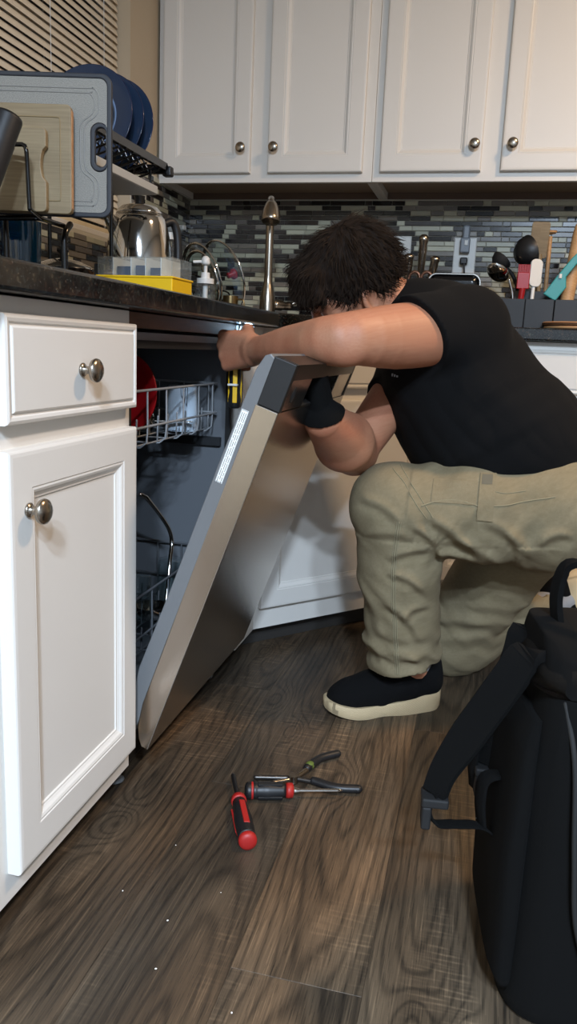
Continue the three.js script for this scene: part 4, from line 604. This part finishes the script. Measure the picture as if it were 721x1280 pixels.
{
  const who = thing('person', 'kneeling man in a black t-shirt and khaki cargo trousers reaching under the counter', 'person', [1.15, 0, 1.2]);
  const put = (name, g, mat, parent = who, label) => { g.translate(-1.15, 0, -1.2); const m = mesh(name, g, mat, parent); if (label) m.userData.label = label; return m; };
  // joints
  const SL = [1.11, .878, 1.325], EL = [.903, .846, 1.578], WL = [.700, .818, 1.425], SR = [1.02, .825, 1.10], ER = [.906, .608, 1.335], WR = [.874, .694, 1.545];
  const HL = [1.33, .50, 1.245], KL = [1.012, .500, 1.365], AL = [1.066, .09, 1.262], HR = [1.345, .485, 1.055], KR = [1.135, .085, 1.0], AR = [1.42, .165, .80];
  const torso = [[1.335, .575, 1.155, .115, .16], [1.25, .640, 1.165, .145, .185], [1.16, .685, 1.18, .165, .195], [1.105, .775, 1.19, .155, .19], [1.06, .845, 1.195, .125, .17], [1.02, .885, 1.205, .085, .12]];
  const torsoF = (off) => { const fs = []; for (let i = 0; i + 1 < torso.length; i++) { const [a, b] = [torso[i], torso[i + 1]], c = cap([a[0], a[1], 0], [b[0], b[1], 0], a[3] - off, b[3] - off); fs.push((x, y, z) => { const zc = mix(a[2], b[2], .5), s = ((a[3] + b[3]) / (a[4] + b[4])); return c(x, y, (z - zc) * s) * .92; }); } return fs; };
  // ── head
  const Fd = nrm([-.76, -.58, .30]); let U0 = nrm(add([0, 1, 0], [Fd, -Fd[1]])), L0 = crs(U0, Fd); const ro = .30; const Ud = nrm(add([0, 0, 0], [U0, Math.cos(ro)], [L0, Math.sin(ro)])), Ld = crs(Ud, Fd), HC = [.868, .962, 1.27];
  const hd = (l, u, f) => add(HC, [Ld, l], [Ud, u], [Fd, f]), toL = (x, y, z) => { const p = [x - HC[0], y - HC[1], z - HC[2]]; return [dot3(p, Ld), dot3(p, Ud), dot3(p, Fd)]; };
  const HB = [Ld, Ud, Fd];
  const headPr = [ell(hd(0, .015, -.008), [.077, .092, .098], HB), ell(hd(0, -.05, .035), [.060, .085, .062], HB), cap(hd(-.03, -.105, .045), hd(.03, -.105, .045), .026), cap(hd(0, -.115, .07), hd(0, -.118, .068), .02), ell(hd(0, .018, .075), [.058, .026, .022], HB), ell(hd(.045, -.035, .055), [.022, .028, .03], HB), ell(hd(-.045, -.035, .055), [.022, .028, .03], HB), cap(hd(0, -.06, -.03), hd(0, -.15, -.06), .058, .06)];
  const headU = union(headPr, .03), nose = union([cap(hd(0, -.002, .092), hd(0, -.036, .112), .0085, .0115), cap(hd(-.011, -.04, .100), hd(.011, -.04, .100), .0085)], .012), lips = union([cap(hd(-.018, -.072, .086), hd(.018, -.072, .086), .0065), cap(hd(-.014, -.081, .085), hd(.014, -.081, .085), .007)], .004), eyeS = [ell(hd(.031, -.004, .098), [.016, .010, .012], HB), ell(hd(-.031, -.004, .098), [.016, .010, .012], HB)], lidS = [ell(hd(.031, -.005, .079), [.0145, .0125, .0125], HB), ell(hd(-.031, -.005, .079), [.0145, .0125, .0125], HB)];
  const ear = s => { const c = [s * .079, -.022, -.004], T = [Ld.map((v, i) => v * s * .82 - Fd[i] * .57), Ud, Fd.map((v, i) => v * .82 + Ld[i] * s * .57)]; const o = ell(hd(...c), [.0085, .034, .022], T), inn = ell(add(hd(...c), [T[0], .010], [Ud, .002]), [.009, .020, .012], T); return (x, y, z) => smax(o(x, y, z), -inn(x, y, z), .006); };
  const e1 = ear(1), e2 = ear(-1);
  const headF = (x, y, z) => { let d = headU(x, y, z); if (d > .06) return d; d = smax(d, -eyeS[0](x, y, z), .012); d = smax(d, -eyeS[1](x, y, z), .012); d = smin(d, lidS[0](x, y, z), .004); d = smin(d, lidS[1](x, y, z), .004); d = smin(d, nose(x, y, z), .012); d = smin(d, lips(x, y, z), .006); d = smin(d, e1(x, y, z), .008); return smin(d, e2(x, y, z), .008); };
  // ── hands: palm block plus four jointed fingers and a side thumb
  function hand(W, d, n, curls, thumbCurl, sc = 1) {
    d = nrm(d); n = nrm(add(n, [d, -dot3(n, d)])); const l = crs(n, d), out = [], s = v => v * sc;           // l points to the thumb side
    const K = [.031, .0105, -.0105, -.030], kl = [.088, .092, .087, .079], seg = [[.043, .026, .021], [.048, .029, .022], [.044, .027, .021], [.034, .021, .018]], r = [.0098, .0100, .0095, .0085];
    const palm = [], fing = [];
    K.forEach((k, i) => {
      const kn = add(W, [d, s(kl[i])], [l, s(k)]); palm.push(cap(add(W, [d, s(.012)], [l, s(k * .55)]), kn, s(.0155), s(.0115)));
      let p = kn, a = 0; seg[i].forEach((q, j) => { a += curls[i][j]; const dir = add([0, 0, 0], [d, Math.cos(a)], [n, Math.sin(a)], [l, .04 * (1.5 - i)]), e = add(p, [dir, s(q)]); fing.push([i, cap(p, e, s(r[i] * (1 - .09 * j)), s(r[i] * (1 - .09 * (j + 1))))]); p = e; });
    });
    palm.push(cap(add(W, [d, s(.015)], [l, s(.012)], [n, s(.006)]), add(W, [d, s(.055)], [l, s(.026)], [n, s(.010)]), s(.018), s(.013)));
    const t0 = add(W, [d, s(.022)], [l, s(.024)], [n, s(.006)]), d1 = nrm(add([0, 0, 0], [d, .72], [l, .62 - .45 * Math.max(0, thumbCurl - .3)], [n, .35 + Math.max(0, thumbCurl - .3)])), t1 = add(t0, [d1, s(.042)]), d2 = nrm(add([0, 0, 0], [d, .8], [l, .55 - thumbCurl * 1.2], [n, .35 + thumbCurl])), t2 = add(t1, [d2, s(.032)]), d3 = nrm(add([0, 0, 0], [d, .7], [l, .35 - thumbCurl], [n, .4 + thumbCurl * 1.4])), t3 = add(t2, [d3, s(.026)]);
    const thumb = union([cap(t0, t1, s(.0135), s(.0115)), cap(t1, t2, s(.0112), s(.0102)), cap(t2, t3, s(.0103), s(.0085))], .006), pf = union(palm, .014), fg = [0, 1, 2, 3].map(i => union(fing.filter(q => q[0] === i).map(q => q[1]), .004));
    return { f: (x, y, z) => { let v = pf(x, y, z); for (const q of fg) v = smin(v, q(x, y, z), .0045); return smin(v, thumb(x, y, z), .008); }, palmAt: add(W, [d, s(.082)], [n, s(.030)]) };
  }
  const dL = nrm([-.86, -.04, -.42]), nL = [.42, 0, -.9], handL = hand(WL, dL, nL, [[1.05, 1.35, .7], [1.15, 1.4, .7], [1.2, 1.4, .75], [1.25, 1.4, .8]], .62, 1.06);
  const dR = nrm([-.16, .90, .10]), nR = [-1, 0, 0], handR = hand(WR, dR, nR, [[.9, 1.0, .7], [.95, 1.0, .7], [.95, 1.05, .7], [1.0, 1.05, .7]], .3, .95);
  const limb = (pts, rad, n) => { const c = new THREE.CatmullRomCurve3(pts.map(p => V(...p)), false, 'centripetal'), o = []; const rr = t => { const q = t * (rad.length - 1), i = Math.min(rad.length - 2, q | 0), f = q - i; return mix(rad[i], rad[i + 1], f * f * (3 - 2 * f) * .5 + f * .5); }; let p = c.getPoint(0).toArray(); for (let i = 1; i <= n; i++) { const q = c.getPoint(i / n).toArray(); o.push(cap(p, q, rr((i - 1) / n), rr(i / n))); p = q; } return o; };
  const lerp3 = (a, b, t) => a.map((v, i) => mix(v, b[i], t));
  const armL = limb([SL, add(lerp3(SL, EL, .5), [[0, 1, 0], -.004]), EL, add(lerp3(EL, WL, .5), [[.3, -.2, .6], .010]), WL], [.067, .0640, .0460, .0425, .0275], 18);
  const armR = [cap(SR, ER, .060, .045), cap(ER, add(ER, [[WR[0] - ER[0], WR[1] - ER[1], WR[2] - ER[2]], .35]), .052, .063), cap(add(ER, [[WR[0] - ER[0], WR[1] - ER[1], WR[2] - ER[2]], .35]), WR, .063, .038)];
  const neck = [cap([.915, .945, 1.255], [1.01, .905, 1.205], .058, .066)];
  const legs = [cap(HL, KL, .085, .058), cap(KL, AL, .055, .036), cap(HR, KR, .085, .058), cap(KR, AR, .052, .036), cap(AL, add(AL, [[-.85, 0, .53], .12], [[0, -1, 0], .045]), .034, .03), cap(AR, add(AR, [[.35, -.93, -.1], .10]), .032, .028), cap(HL, HR, .10)];
  const limbL0 = (x, y, z) => { let d = 9; for (const q of armL) d = Math.min(d, q(x, y, z)); return d; }, olec = ell(add(EL, [[.012, -.022, .008], 1]), [.030, .024, .024]), limbL = (x, y, z) => smin(limbL0(x, y, z), olec(x, y, z), .022), limbR = union(armR, .008), core = union([...torsoF(.022), ...neck, ...legs, limbL, limbR], .03);
  const bodyF = (x, y, z) => core(x, y, z);
  const skin = new THREE.MeshPhysicalMaterial({ color: 0xc89a7e, roughness: .52, sheen: .1, bumpScale: .0003, map: texOf(256, 256, .25, .25, (u, v) => { const a = N(u * 9, v * 9, 2) * 10 + N(u * 60, v * 60, 4) * 8 + N(u * 120, v * 120, 9) * 6, red = N(u * 5, v * 5, 7) * 9; return [214 + a * .6 + red * .3, 168 + a - red, 142 + a - red]; }), bumpMap: texOf(128, 128, .02, .02, (u, v) => { const g = 128 + 60 * N(u * 24, v * 24, 3) + 40 * N(u * 60, v * 60, 5); return [g, g, g]; }, false) });
  skin.color.set(0xd2b6a6);
  const bg = surfaceNets(bodyF, [.63, .0, .70], [1.62, 1.0, 1.68], .0072), hg = surfaceNets((x, y, z) => smin(headF(x, y, z), neck[0](x, y, z), .02), [.70, .83, 1.10], [1.06, 1.14, 1.45], .0036), h1 = surfaceNets((x, y, z) => smin(handL.f(x, y, z), armL[17](x, y, z), .012), [.55, .74, 1.28], [.745, .90, 1.49], .0029), h2 = surfaceNets((x, y, z) => smin(handR.f(x, y, z), armR[2](x, y, z), .012), [.80, .60, 1.46], [.95, .86, 1.66], .0029);
  const body = put('body', mergeGeometries([bg, hg, h1, h2].map(g => g.toNonIndexed())), skin);
  put('hand_shade_shell', surfaceNets((x, y, z) => Math.max(Math.min(handR.f(x, y, z), armR[2](x, y, z)) - .0045, ((WR[0] - x) * -.1 + (WR[1] - y) * .9 + (WR[2] - z) * .42) * 1 + .004), [.80, .62, 1.46], [.95, .86, 1.66], .0029), phys(0x0b0b0b, .95, { specularIntensity: .3, bumpMap: fabricBump, bumpScale: .0003 }), who, 'added black shell painting the dark shade over the supporting hand');  // added black shell: paints in the deep shade that hides this hand
  for (const s of [1, -1]) { const e = new THREE.SphereGeometry(.0108, 20, 14); const c = hd(s * .031, -.0055, .0815); e.translate(...c); put('eye', e, std(0xd9d4cc, .15), who); }
  // ── hair
  const cran = ell(hd(0, .026, -.016), [.088, .104, .112], HB), tufts = [];
  { const r = rng(9); for (let i = 0; i < 17; i++) { const l = -.072 + i * .009, o = .004 * (r() - .5); tufts.push(cap(hd(l * .9, .085 + o, .075), hd(l * 1.02, .050 + .012 * r(), .108 - Math.abs(l) * .30), .013, .009), cap(hd(l * 1.02, .052, .107 - Math.abs(l) * .30), hd(l * 1.03, .018 + .02 * r(), .112 - Math.abs(l) * .42), .010, .004)); } }
  const tuftF = union(tufts, .010);
  const hairF = (x, y, z) => {
    const [l, u, f] = toL(x, y, z); let d = cran(x, y, z); if (d > .06) return d;
    const az = Math.atan2(l, f + .02), ru = u - .03; d += -.0045 * N(l * 34, u * 34, f * 34) - .0030 * Math.sin(az * 46 + 5 * N(l * 16, u * 16, f * 16)) * sstep(.10, .02, u) - .003 * N(l * 80, u * 60, f * 80);
    d -= .004 * sstep(.05, .12, u); const line = f > .03 ? mix(-.012, .052, sstep(.03, .085, f)) : mix(-.085, -.012, sstep(-.09, .03, f)) ; const earGap = Math.hypot((f + .002) / .026, (u + .03) / .036);
    d = smax(d, (line + .006 * N(l * 60, 3, f * 60)) - u, .014); if (Math.abs(l) > .05) d = smax(d, (1 - earGap) * .018, .008);
    return smin(d, tuftF(x, y, z), .034);
  };
  const hair0 = phys(0x1d1510, .8, { specularIntensity: .3 }), hairG = surfaceNets(hairF, [.68, .84, 1.09], [1.07, 1.16, 1.46], .0036);
  const hair = put('hair', hairG, hair0);
  {
    const r = rng(17), P = hairG.attributes.position, Nn = hairG.attributes.normal, list = [];
    const tri = new THREE.CylinderGeometry(1, 1, 1, 3, 1, true);
    for (let i = 0; i < 5200; i++) {
      const k = (r() * P.count) | 0, p = [P.getX(k) + 1.15, P.getY(k), P.getZ(k) + 1.2], n = [Nn.getX(k), Nn.getY(k), Nn.getZ(k)], [l, u, f] = toL(...p); if (u < -.07 && r() < .6) continue;
      const away = nrm(add([0, 0, 0], [Ld, l * 1.0], [Ud, u < .1 ? -.05 : .01], [Fd, (f + .035)])); let t = add(away, [n, -dot3(away, n)]); t = nrm(add(t, [[r() - .5, r() - .5, r() - .5], .22]));
      const len = mix(.018, .042, r()) * (u > .06 ? 1.15 : .75), A = add(p, [n, -.002]), B = add(p, [t, len * .55], [n, .0022 + .0022 * r()]), C = add(p, [t, len], [n, .0005 + .0045 * r() * r()]), w = .00055 + .00045 * r(), sd = nrm(crs(t, n));
      const v = (q, s, h) => add(q, [sd, s * w], [n, h * w]); const a0 = v(A, -1, 0), a1 = v(A, 1, 0), a2 = v(A, 0, 1), b0 = v(B, -.8, 0), b1 = v(B, .8, 0), b2 = v(B, 0, .8);
      list.push(a0, a1, b1, a0, b1, b0, a1, a2, b2, a1, b2, b1, a2, a0, b0, a2, b0, b2, b0, b1, C, b1, b2, C, b2, b0, C);
    }
    const g = new THREE.BufferGeometry(); g.setAttribute('position', new THREE.Float32BufferAttribute(list.flat(), 3)); g.computeVertexNormals(); g.translate(-1.15, 0, -1.2); const st = mesh('hair_strands', metreUV(g), phys(0x21170f, .8, { specularIntensity: .35 }), hair); st.userData.kind = 'stuff';
  }
  // ── t-shirt
  const aL = nrm([EL[0] - SL[0], EL[1] - SL[1], EL[2] - SL[2]]), aR = nrm([ER[0] - SR[0], ER[1] - SR[1], ER[2] - SR[2]]), hemL = add(SL, [aL, .128]), hemR = add(SR, [aR, .165]);
  const slL = [cap(add(SL, [aL, -.03]), add(SL, [aL, .19]), .084, .0735)], slR = [cap(add(SR, [aR, -.02]), add(SR, [aR, .22]), .078, .058)];
  const tor = union([...torsoF(0), cap([1.09, .872, 1.14], SL, .085, .078), cap([1.05, .86, 1.15], SR, .085, .075), cap([.985, .908, 1.215], [1.03, .885, 1.205], .066, .08)], .05);
  const inArmL = union(armL.slice(0, 3), .02), inArmR = union(armR, .02);
  const shirtF = (x, y, z) => {
    let t = tor(x, y, z), a = slL[0](x, y, z), b = slR[0](x, y, z); if (Math.min(t, a, b) > .08) return Math.min(t, a, b);
    const cutL = (x - hemL[0]) * aL[0] + (y - hemL[1]) * aL[1] + (z - hemL[2]) * aL[2] - .5 * (y - hemL[1]), cutR = (x - hemR[0]) * aR[0] + (y - hemR[1]) * aR[1] + (z - hemR[2]) * aR[2];
    a = Math.max(a, cutL * .9); b = Math.max(b, cutR);
    let d = smin(smin(t, a, .022), b, .022);
    
    const s = (x - 1.12) * -.55 + (y - .75) * .83;                                      // along the spine
    const w = .0050 * N(x * 7 + y * 9, (y - x * .6) * 5, z * 6) + .0042 * Math.abs(N((x + y) * 13, (y - x) * 4.5, z * 9)) * sstep(.9, .68, y) + .0035 * N(s * 26, z * 7, x * 4) * sstep(.05, .2, Math.hypot(x - 1.3, y - .6) < .2 ? .2 : 0);
    const fold = .003 * Math.sin(Math.hypot(x - 1.06, (y - .80), z - 1.36) * 78 + 3 * N(x * 8, y * 8, z * 8)) * Math.exp(-((x - 1.10) ** 2 + (y - .80) ** 2 + (z - 1.38) ** 2) / .006);
    d -= w + fold; const hem = (x - 1.30) * -.68 + (y - .56) * .73; return Math.max(d, -hem - .026);
  };
  const shirtM = phys(0x0b0b0c, .95, { specularIntensity: .4, bumpMap: fabricBump, bumpScale: .00025 });
  const shirt = put('t_shirt', surfaceNets(shirtF, [.86, .50, .90], [1.50, 1.03, 1.56], .0062), shirtM);
  // ── trousers
  const trL = union([cap(HL, add(HL, [[KL[0] - HL[0], KL[1] - HL[1], KL[2] - HL[2]], .5]), .124, .112), cap(add(HL, [[KL[0] - HL[0], KL[1] - HL[1], KL[2] - HL[2]], .5]), KL, .112, .088), cap(KL, [KL[0] - .016, KL[1] + .006, KL[2]], .086)], .04), shL = union([cap(KL, [1.024, .35, 1.345], .087, .086), cap([1.024, .35, 1.345], [1.052, .06, 1.298], .086, .0795)], .03);
  const trR = union([cap(HR, KR, .122, .090), cap(KR, [1.18, .085, .97], .084, .088)], .04), shR = cap([1.15, .088, .985], [1.40, .150, .818], .082, .066), pel = union([cap(HL, HR, .122), cap([1.335, .56, 1.15], [1.355, .50, 1.15], .128, .135)], .05);
  const inL = cap(KL, AL, .066, .062), inR = cap(KR, AR, .056, .052);
  const folds = [[1.01, .408, 1.095, .426, .009, .006], [1.018, .376, 1.092, .328, .010, .007], [1.012, .302, 1.085, .222, .011, .007], [1.02, .190, 1.092, .156, .010, .006], [.935, .335, .998, .222, .012, .005], [.945, .188, 1.005, .156, .010, .005], [1.097, .412, 1.19, .392, .010, .007], [1.06, .480, 1.12, .400, .010, .006], [1.09, .50, 1.21, .392, .012, .008], [1.135, .458, 1.245, .385, .011, .007], [1.245, .474, 1.275, .392, .010, .006], [1.31, .455, 1.37, .475, .010, .006], [.945, .530, 1.03, .490, .010, .005], [1.20, .50, 1.30, .42, .012, .006], [.95, .45, 1.06, .46, .010, .004], [1.045, .27, 1.09, .30, .009, .006]];
  const trouF = (x, y, z) => {
    let a = smin(trL(x, y, z), shL(x, y, z), .022), b = smin(trR(x, y, z), shR(x, y, z), .03), p = pel(x, y, z); if (Math.min(a, b, p) > .08) return Math.min(a, b, p);
    const hl = (.118 + (x - .97) * .17) - y; a = Math.max(a, hl); if (hl > -.05) a = Math.max(a, -inL(x, y, z));
    const hr = (x - 1.395) * .83 + (y - .150) * .21 + (z - .82) * -.5; b = Math.max(b, hr); if (hr > -.04) b = Math.max(b, -inR(x, y, z));
    let d = smin(smin(a, p, .05), b, .04);
    const kx = x - 1.10, ky = y - .44, kz = z - 1.36, rk = Math.hypot(kx, ky), an = Math.atan2(ky, kx);                                   // creases fanning out of the bent knee
    const fan = Math.sin(an * 9 + 3.2 * N(x * 9, y * 9, z * 5)) * Math.exp(-((rk - .07) ** 2) / .009) * sstep(1.15, 1.3, z), ft = N(kx * 16 - ky * 9, (ky * 5 + kx * 4), z * 5);
    const shin = y < .44 ? N((y - x * .5) * 17, x * 6 + z * 4, 2.2) * .0055 + Math.abs(N((y + x * .7) * 24, x * 7, z * 7)) * .0045 : 0, hemW = Math.exp(-((y - .16) ** 2) / .004) * .005 * Math.sin(y * 120 + 4 * N(x * 12, z * 12, 1));
    const th = x > 1.04 && y > .33 ? N((x * .75 - y * .7) * 19, (y + x) * 5, z * 5) * .0062 + Math.abs(N((x - y * .6) * 30, (y + x) * 6, z * 8)) * .004 : 0, knee = N((x + y * .5) * 22, (y - x) * 9, z * 9) * .0028;
    let fo = 0; if (z > 1.22) for (const [x0, y0, x1, y1, w, am] of folds) { const dx = x1 - x0, dy = y1 - y0, L2 = dx * dx + dy * dy, t = ((x - x0) * dx + (y - y0) * dy) / L2; if (t < -.15 || t > 1.15) continue; const bow = .010 * Math.sin(Math.PI * clamp(t, 0, 1)), e = ((x - x0) * dy - (y - y0) * dx) / Math.sqrt(L2) + bow; fo += am * (Math.exp(-e * e / (w * w)) - .6 * Math.exp(-((e - 1.7 * w) ** 2) / (w * w))) * sstep(-.15, .15, t) * sstep(1.15, .75, t); }
    d -= .0012 * fan + .0045 * ft + shin + hemW + th + knee + fo; return Math.max(d, -y + .002);
  };
  const khaki = texOf(256, 256, .3, .3, (u, v) => { const a = N(u * 6, v * 6, 1) * 7 + N(u * 40, v * 40, 3) * 5 + N(u * 110, v * 110, 5) * 5; return [125 + a, 113 + a, 87 + a]; }), trouM = std(0xffffff, .88, 0, { map: khaki, bumpMap: fabricBump, bumpScale: .0004 });
  const trou = put('trousers', surfaceNets(trouF, [.88, -.012, .68], [1.52, .72, 1.56], .0060), trouM);
  // seams, pocket flap and tab laid on the cloth: find the surface by walking in from the near side
  const onCloth = (x, y, off = .001) => { let z = 1.60; for (let i = 0; i < 400; i++) { const d = trouF(x, y, z); if (d < .0004) break; z -= Math.max(.0006, d * .6); if (z < 1.1) break; } return [x - 1.15, y, z - 1.2 + off]; };
  const seam = (pts, r = .0011) => { const c = new THREE.CatmullRomCurve3(pts.map(p => V(p[0], p[1], 0))), o = []; for (let i = 0; i <= 28; i++) { const q = c.getPoint(i / 28); o.push(onCloth(q.x, q.y, r * .3)); } return tube(o, r, 56, 6); };
  const stitch = std(0x857c62, .9), SS = [[1.022, .488], [1.016, .415], [1.018, .331], [1.026, .238], [1.036, .135]];
  mesh('side_seam', [seam(SS), seam(SS.map(([x, y]) => [x + .008, y])), seam(SS.map(([x, y]) => [x + .004, y]), .0016)], stitch, trou);
  mesh('knee_seam', [seam([[1.000, .590], [1.028, .566], [1.051, .535], [1.079, .498]]), seam([[1.014, .596], [1.038, .570], [1.062, .541], [1.092, .500]])], stitch, trou);
  mesh('pocket_seam', [seam([[1.068, .524], [1.095, .533], [1.13, .538], [1.165, .533], [1.185, .527]], .0018), seam([[1.205, .530], [1.24, .534], [1.28, .542], [1.33, .552]], .0014), seam([[1.20, .560], [1.23, .556], [1.27, .561]], .001)], stitch, trou);
  const patch = (x0, x1, y0, y1, off, n = 12) => { const P = [], I = [], w = n + 1; for (const k of [0, 1]) for (let j = 0; j <= n; j++) for (let i = 0; i <= n; i++) { const x = mix(x0, x1, i / n), y = mix(y0, y1, j / n); P.push(...onCloth(x, y, k ? -.002 : off)); } const B = w * w, q = (a, b, c, d) => I.push(a, b, c, a, c, d); for (let j = 0; j < n; j++) for (let i = 0; i < n; i++) { const a = j * w + i; q(a, a + 1, a + w + 1, a + w); q(B + a, B + a + w, B + a + w + 1, B + a + 1); } for (let i = 0; i < n; i++) { q(i, B + i, B + i + 1, i + 1); const t = n * w + i; q(t, t + 1, B + t + 1, B + t); const l = i * w; q(l, l + w, B + l + w, B + l); const rr = l + n; q(rr, B + rr, B + rr + w, rr + w); } const g = new THREE.BufferGeometry(); g.setAttribute('position', new THREE.Float32BufferAttribute(P, 3)); g.setIndex(I); return metreUV(toCreasedNormals(g, .6)); };
  const tab = mesh('pocket_tab', patch(1.178, 1.210, .500, .592, .0042), trouM, trou); mesh('tab_label', patch(1.182, 1.203, .572, .590, .0052, 5), std(0x5d5849, .8), tab);
  mesh('pocket_flap', patch(1.085, 1.175, .531, .575, .0022), trouM, trou);
  mesh('shirt_logo', (() => { const o = [], z0 = 1.62; const g = []; for (let k = 0; k < 3; k++) { let z = z0; const x = .978 + k * .006, y = .779 - k * .001; for (let i = 0; i < 500; i++) { const d = shirtF(x, y, z); if (d < .0004) break; z -= Math.max(.0006, d * .5); if (z < 1) break; } g.push(rbox(.005, .006 - k * .001, .0016, .0006, x - 1.15, y, z - 1.2, 1)); } return g; })(), std(0x8c8f94, .6), shirt);
  // ── shoes and socks
  function shoe(label, A, X, Y) {
    const sh = new THREE.Group(); sh.name = 'shoe'; sh.userData.label = label; who.add(sh); X = nrm(X); Y = nrm(add(Y, [X, -dot3(X, Y)])); const Z = crs(X, Y); const m = new THREE.Matrix4().makeBasis(V(...X), V(...Y), V(...Z)); m.setPosition(A[0] - 1.15, A[1], A[2] - 1.2); m.decompose(sh.position, sh.quaternion, sh.scale);
    const half = x => { const t = clamp((x + .072) / .29, 0, 1); return (t < .5 ? mix(.034, .041, sstep(.05, .5, t)) + .004 * Math.sin(t * 6) : mix(.041, .052, sstep(.5, .72, t))) * Math.sqrt(Math.max(0, 1 - Math.max(0, (t - .74) / .262) ** 2.4)) * Math.sqrt(Math.max(0, 1 - Math.max(0, (.14 - t) / .142) ** 2.4)); };
    const bot = x => .016 * Math.max(0, (x - .125) / .09) ** 2 + .003 * Math.max(0, (-.045 - x) / .025) ** 2, top = x => .030 + .017 * sstep(.09, -.05, x) + .012 * Math.max(0, (x - .14) / .075) ** 2;
    const n = 72, ring = (ins, lev) => { const o = []; for (let i = 0; i < n; i++) { const a = i / n * 2 * Math.PI, x = .073 + .1445 * Math.cos(a) * (1 - ins * 4), hw = half(.073 + .1445 * Math.cos(a)) , z = Math.sign(Math.sin(a)) * hw * (1 - ins * 10) * Math.min(1, Math.abs(Math.sin(a)) * 6) + (.008 * sstep(.02, .12, x)); const b = bot(x), t = top(x); o.push([x, mix(b, t, lev), z]); } return o; };
    const rings = [ring(.012, 0), ring(.004, .0), ring(0, .12), ring(-.001, .5), ring(0, .9), ring(.003, 1), ring(.012, .99)], P = [], I = []; rings.forEach(q => q.forEach(p => P.push(...p))); for (let k = 0; k + 1 < rings.length; k++) for (let i = 0; i < n; i++) { const a = k * n + i, b = k * n + (i + 1) % n; I.push(a, a + n, b, b, a + n, b + n); } const c0 = P.length / 3; P.push(.073, .001, .004, .073, .028, .004); const L = (rings.length - 1) * n; for (let i = 0; i < n; i++) { const j = (i + 1) % n; I.push(c0, i, j, c0 + 1, L + j, L + i); }
    const sg = new THREE.BufferGeometry(); sg.setAttribute('position', new THREE.Float32BufferAttribute(P, 3)); sg.setIndex(I);
    mesh('sole', metreUV(toCreasedNormals(sg, .7)), soleM, sh);
    const up = union([cap([-.028, .064, 0], [.02, .060, 0], .037, .039), cap([.02, .060, .002], [.10, .050, .006], .040, .041), cap([.10, .050, .006], [.158, .042, .008], .041, .036), cap([.158, .034, .008], [.178, .033, .008], .037, .031), cap([-.036, .07, 0], [-.038, .108, 0], .033, .030), cap([-.02, .085, 0], [.022, .098, 0], .035, .032)], .03), hole = union([cap([-.012, .118, 0], [-.02, .02, 0], .0345, .024), cap([.0, .13, 0], [.035, .135, 0], .028, .03)], .02);
    const uf = (x, y, z) => { const d = up(x, y, z) - .0018 * N(x * 30, y * 30, z * 30); const f = Math.max(smax(d, -hole(x, y, z), .006), (top(x) - .006) - y); return Math.max(f, y - .122); };
    mesh('upper', surfaceNets(uf, [-.09, .0, -.075], [.235, .14, .085], .0036), phys(0x0b0b0c, .95, { specularIntensity: .35, bumpMap: fabricBump, bumpScale: .0003 }), sh);
    return sh;
  }
  const soleM = std(0xd2bb94, .7, 0, { bumpMap: texOf(128, 128, .02, .016, (u, v) => { const a = Math.abs(((u + v) * 3) % 1 - .5), b = Math.abs((((u - v) * 3) % 1 + 1) % 1 - .5), g = Math.min(a, b) < .1 ? 40 : 210; return [g, g, g]; }, false), bumpScale: .0016 });
  shoe('black knit shoe with a thick cream sole, flat on the floor', [1.066, .0005, 1.262], [-.85, 0, .53], [0, 1, 0]);
  const s2 = shoe('black shoe of the kneeling leg, standing on its toes', [1.497, .196, .793], [.32, -.94, -.08], [-.93, -.32, 0]);
  for (let k = 0; k < 3; k++) mesh('stripe', rbox(.006, .030, .0016, .0006, .004 + k * .012, .075, .0445, 1), M.whitePlastic, s2);
  const sock = std(0x8f8f90, .9, 0, { bumpMap: fabricBump, bumpScale: .0006 });
  put('sock', surfaceNets(cap([1.064, .155, 1.268], [1.070, .05, 1.258], .041, .040), [.99, 0, 1.18], [1.14, .22, 1.34], .005), sock); put('sock', surfaceNets(cap([1.375, .15, .83], [1.445, .175, .798], .042, .040), [1.30, .08, .72], [1.52, .25, .90], .005), sock);
  // ── the screwdriver in the fist
  const pa = handL.palmAt, sd = thing('screwdriver', 'yellow and black screwdriver gripped in the fist under the counter edge', 'screwdriver', [pa[0], .69, pa[2]]);
  mesh('grip', lathe([[0, 0], [.009, 0], [.0135, .004], [.0145, .02], [.0115, .035], [.0135, .07], [.0125, .10], [.009, .112], [0, .112]], 28), M.blackPlastic, sd); for (const a of [.3, 2.4, 4.5]) mesh('grip_panel', place(rbox(.010, .085, .003, .0012, 0, .055, .0135), [0, 0, 0], [0, a, 0]), M.yellow, sd); mesh('shaft', cyl(.003, .003, .055, 0, .110, 0, 16), M.chrome, sd); mesh('tag', rbox(.022, .0045, .010, .001, 0, .052, .016), M.whitePlastic, sd);
}
renderer.render(scene, camera);
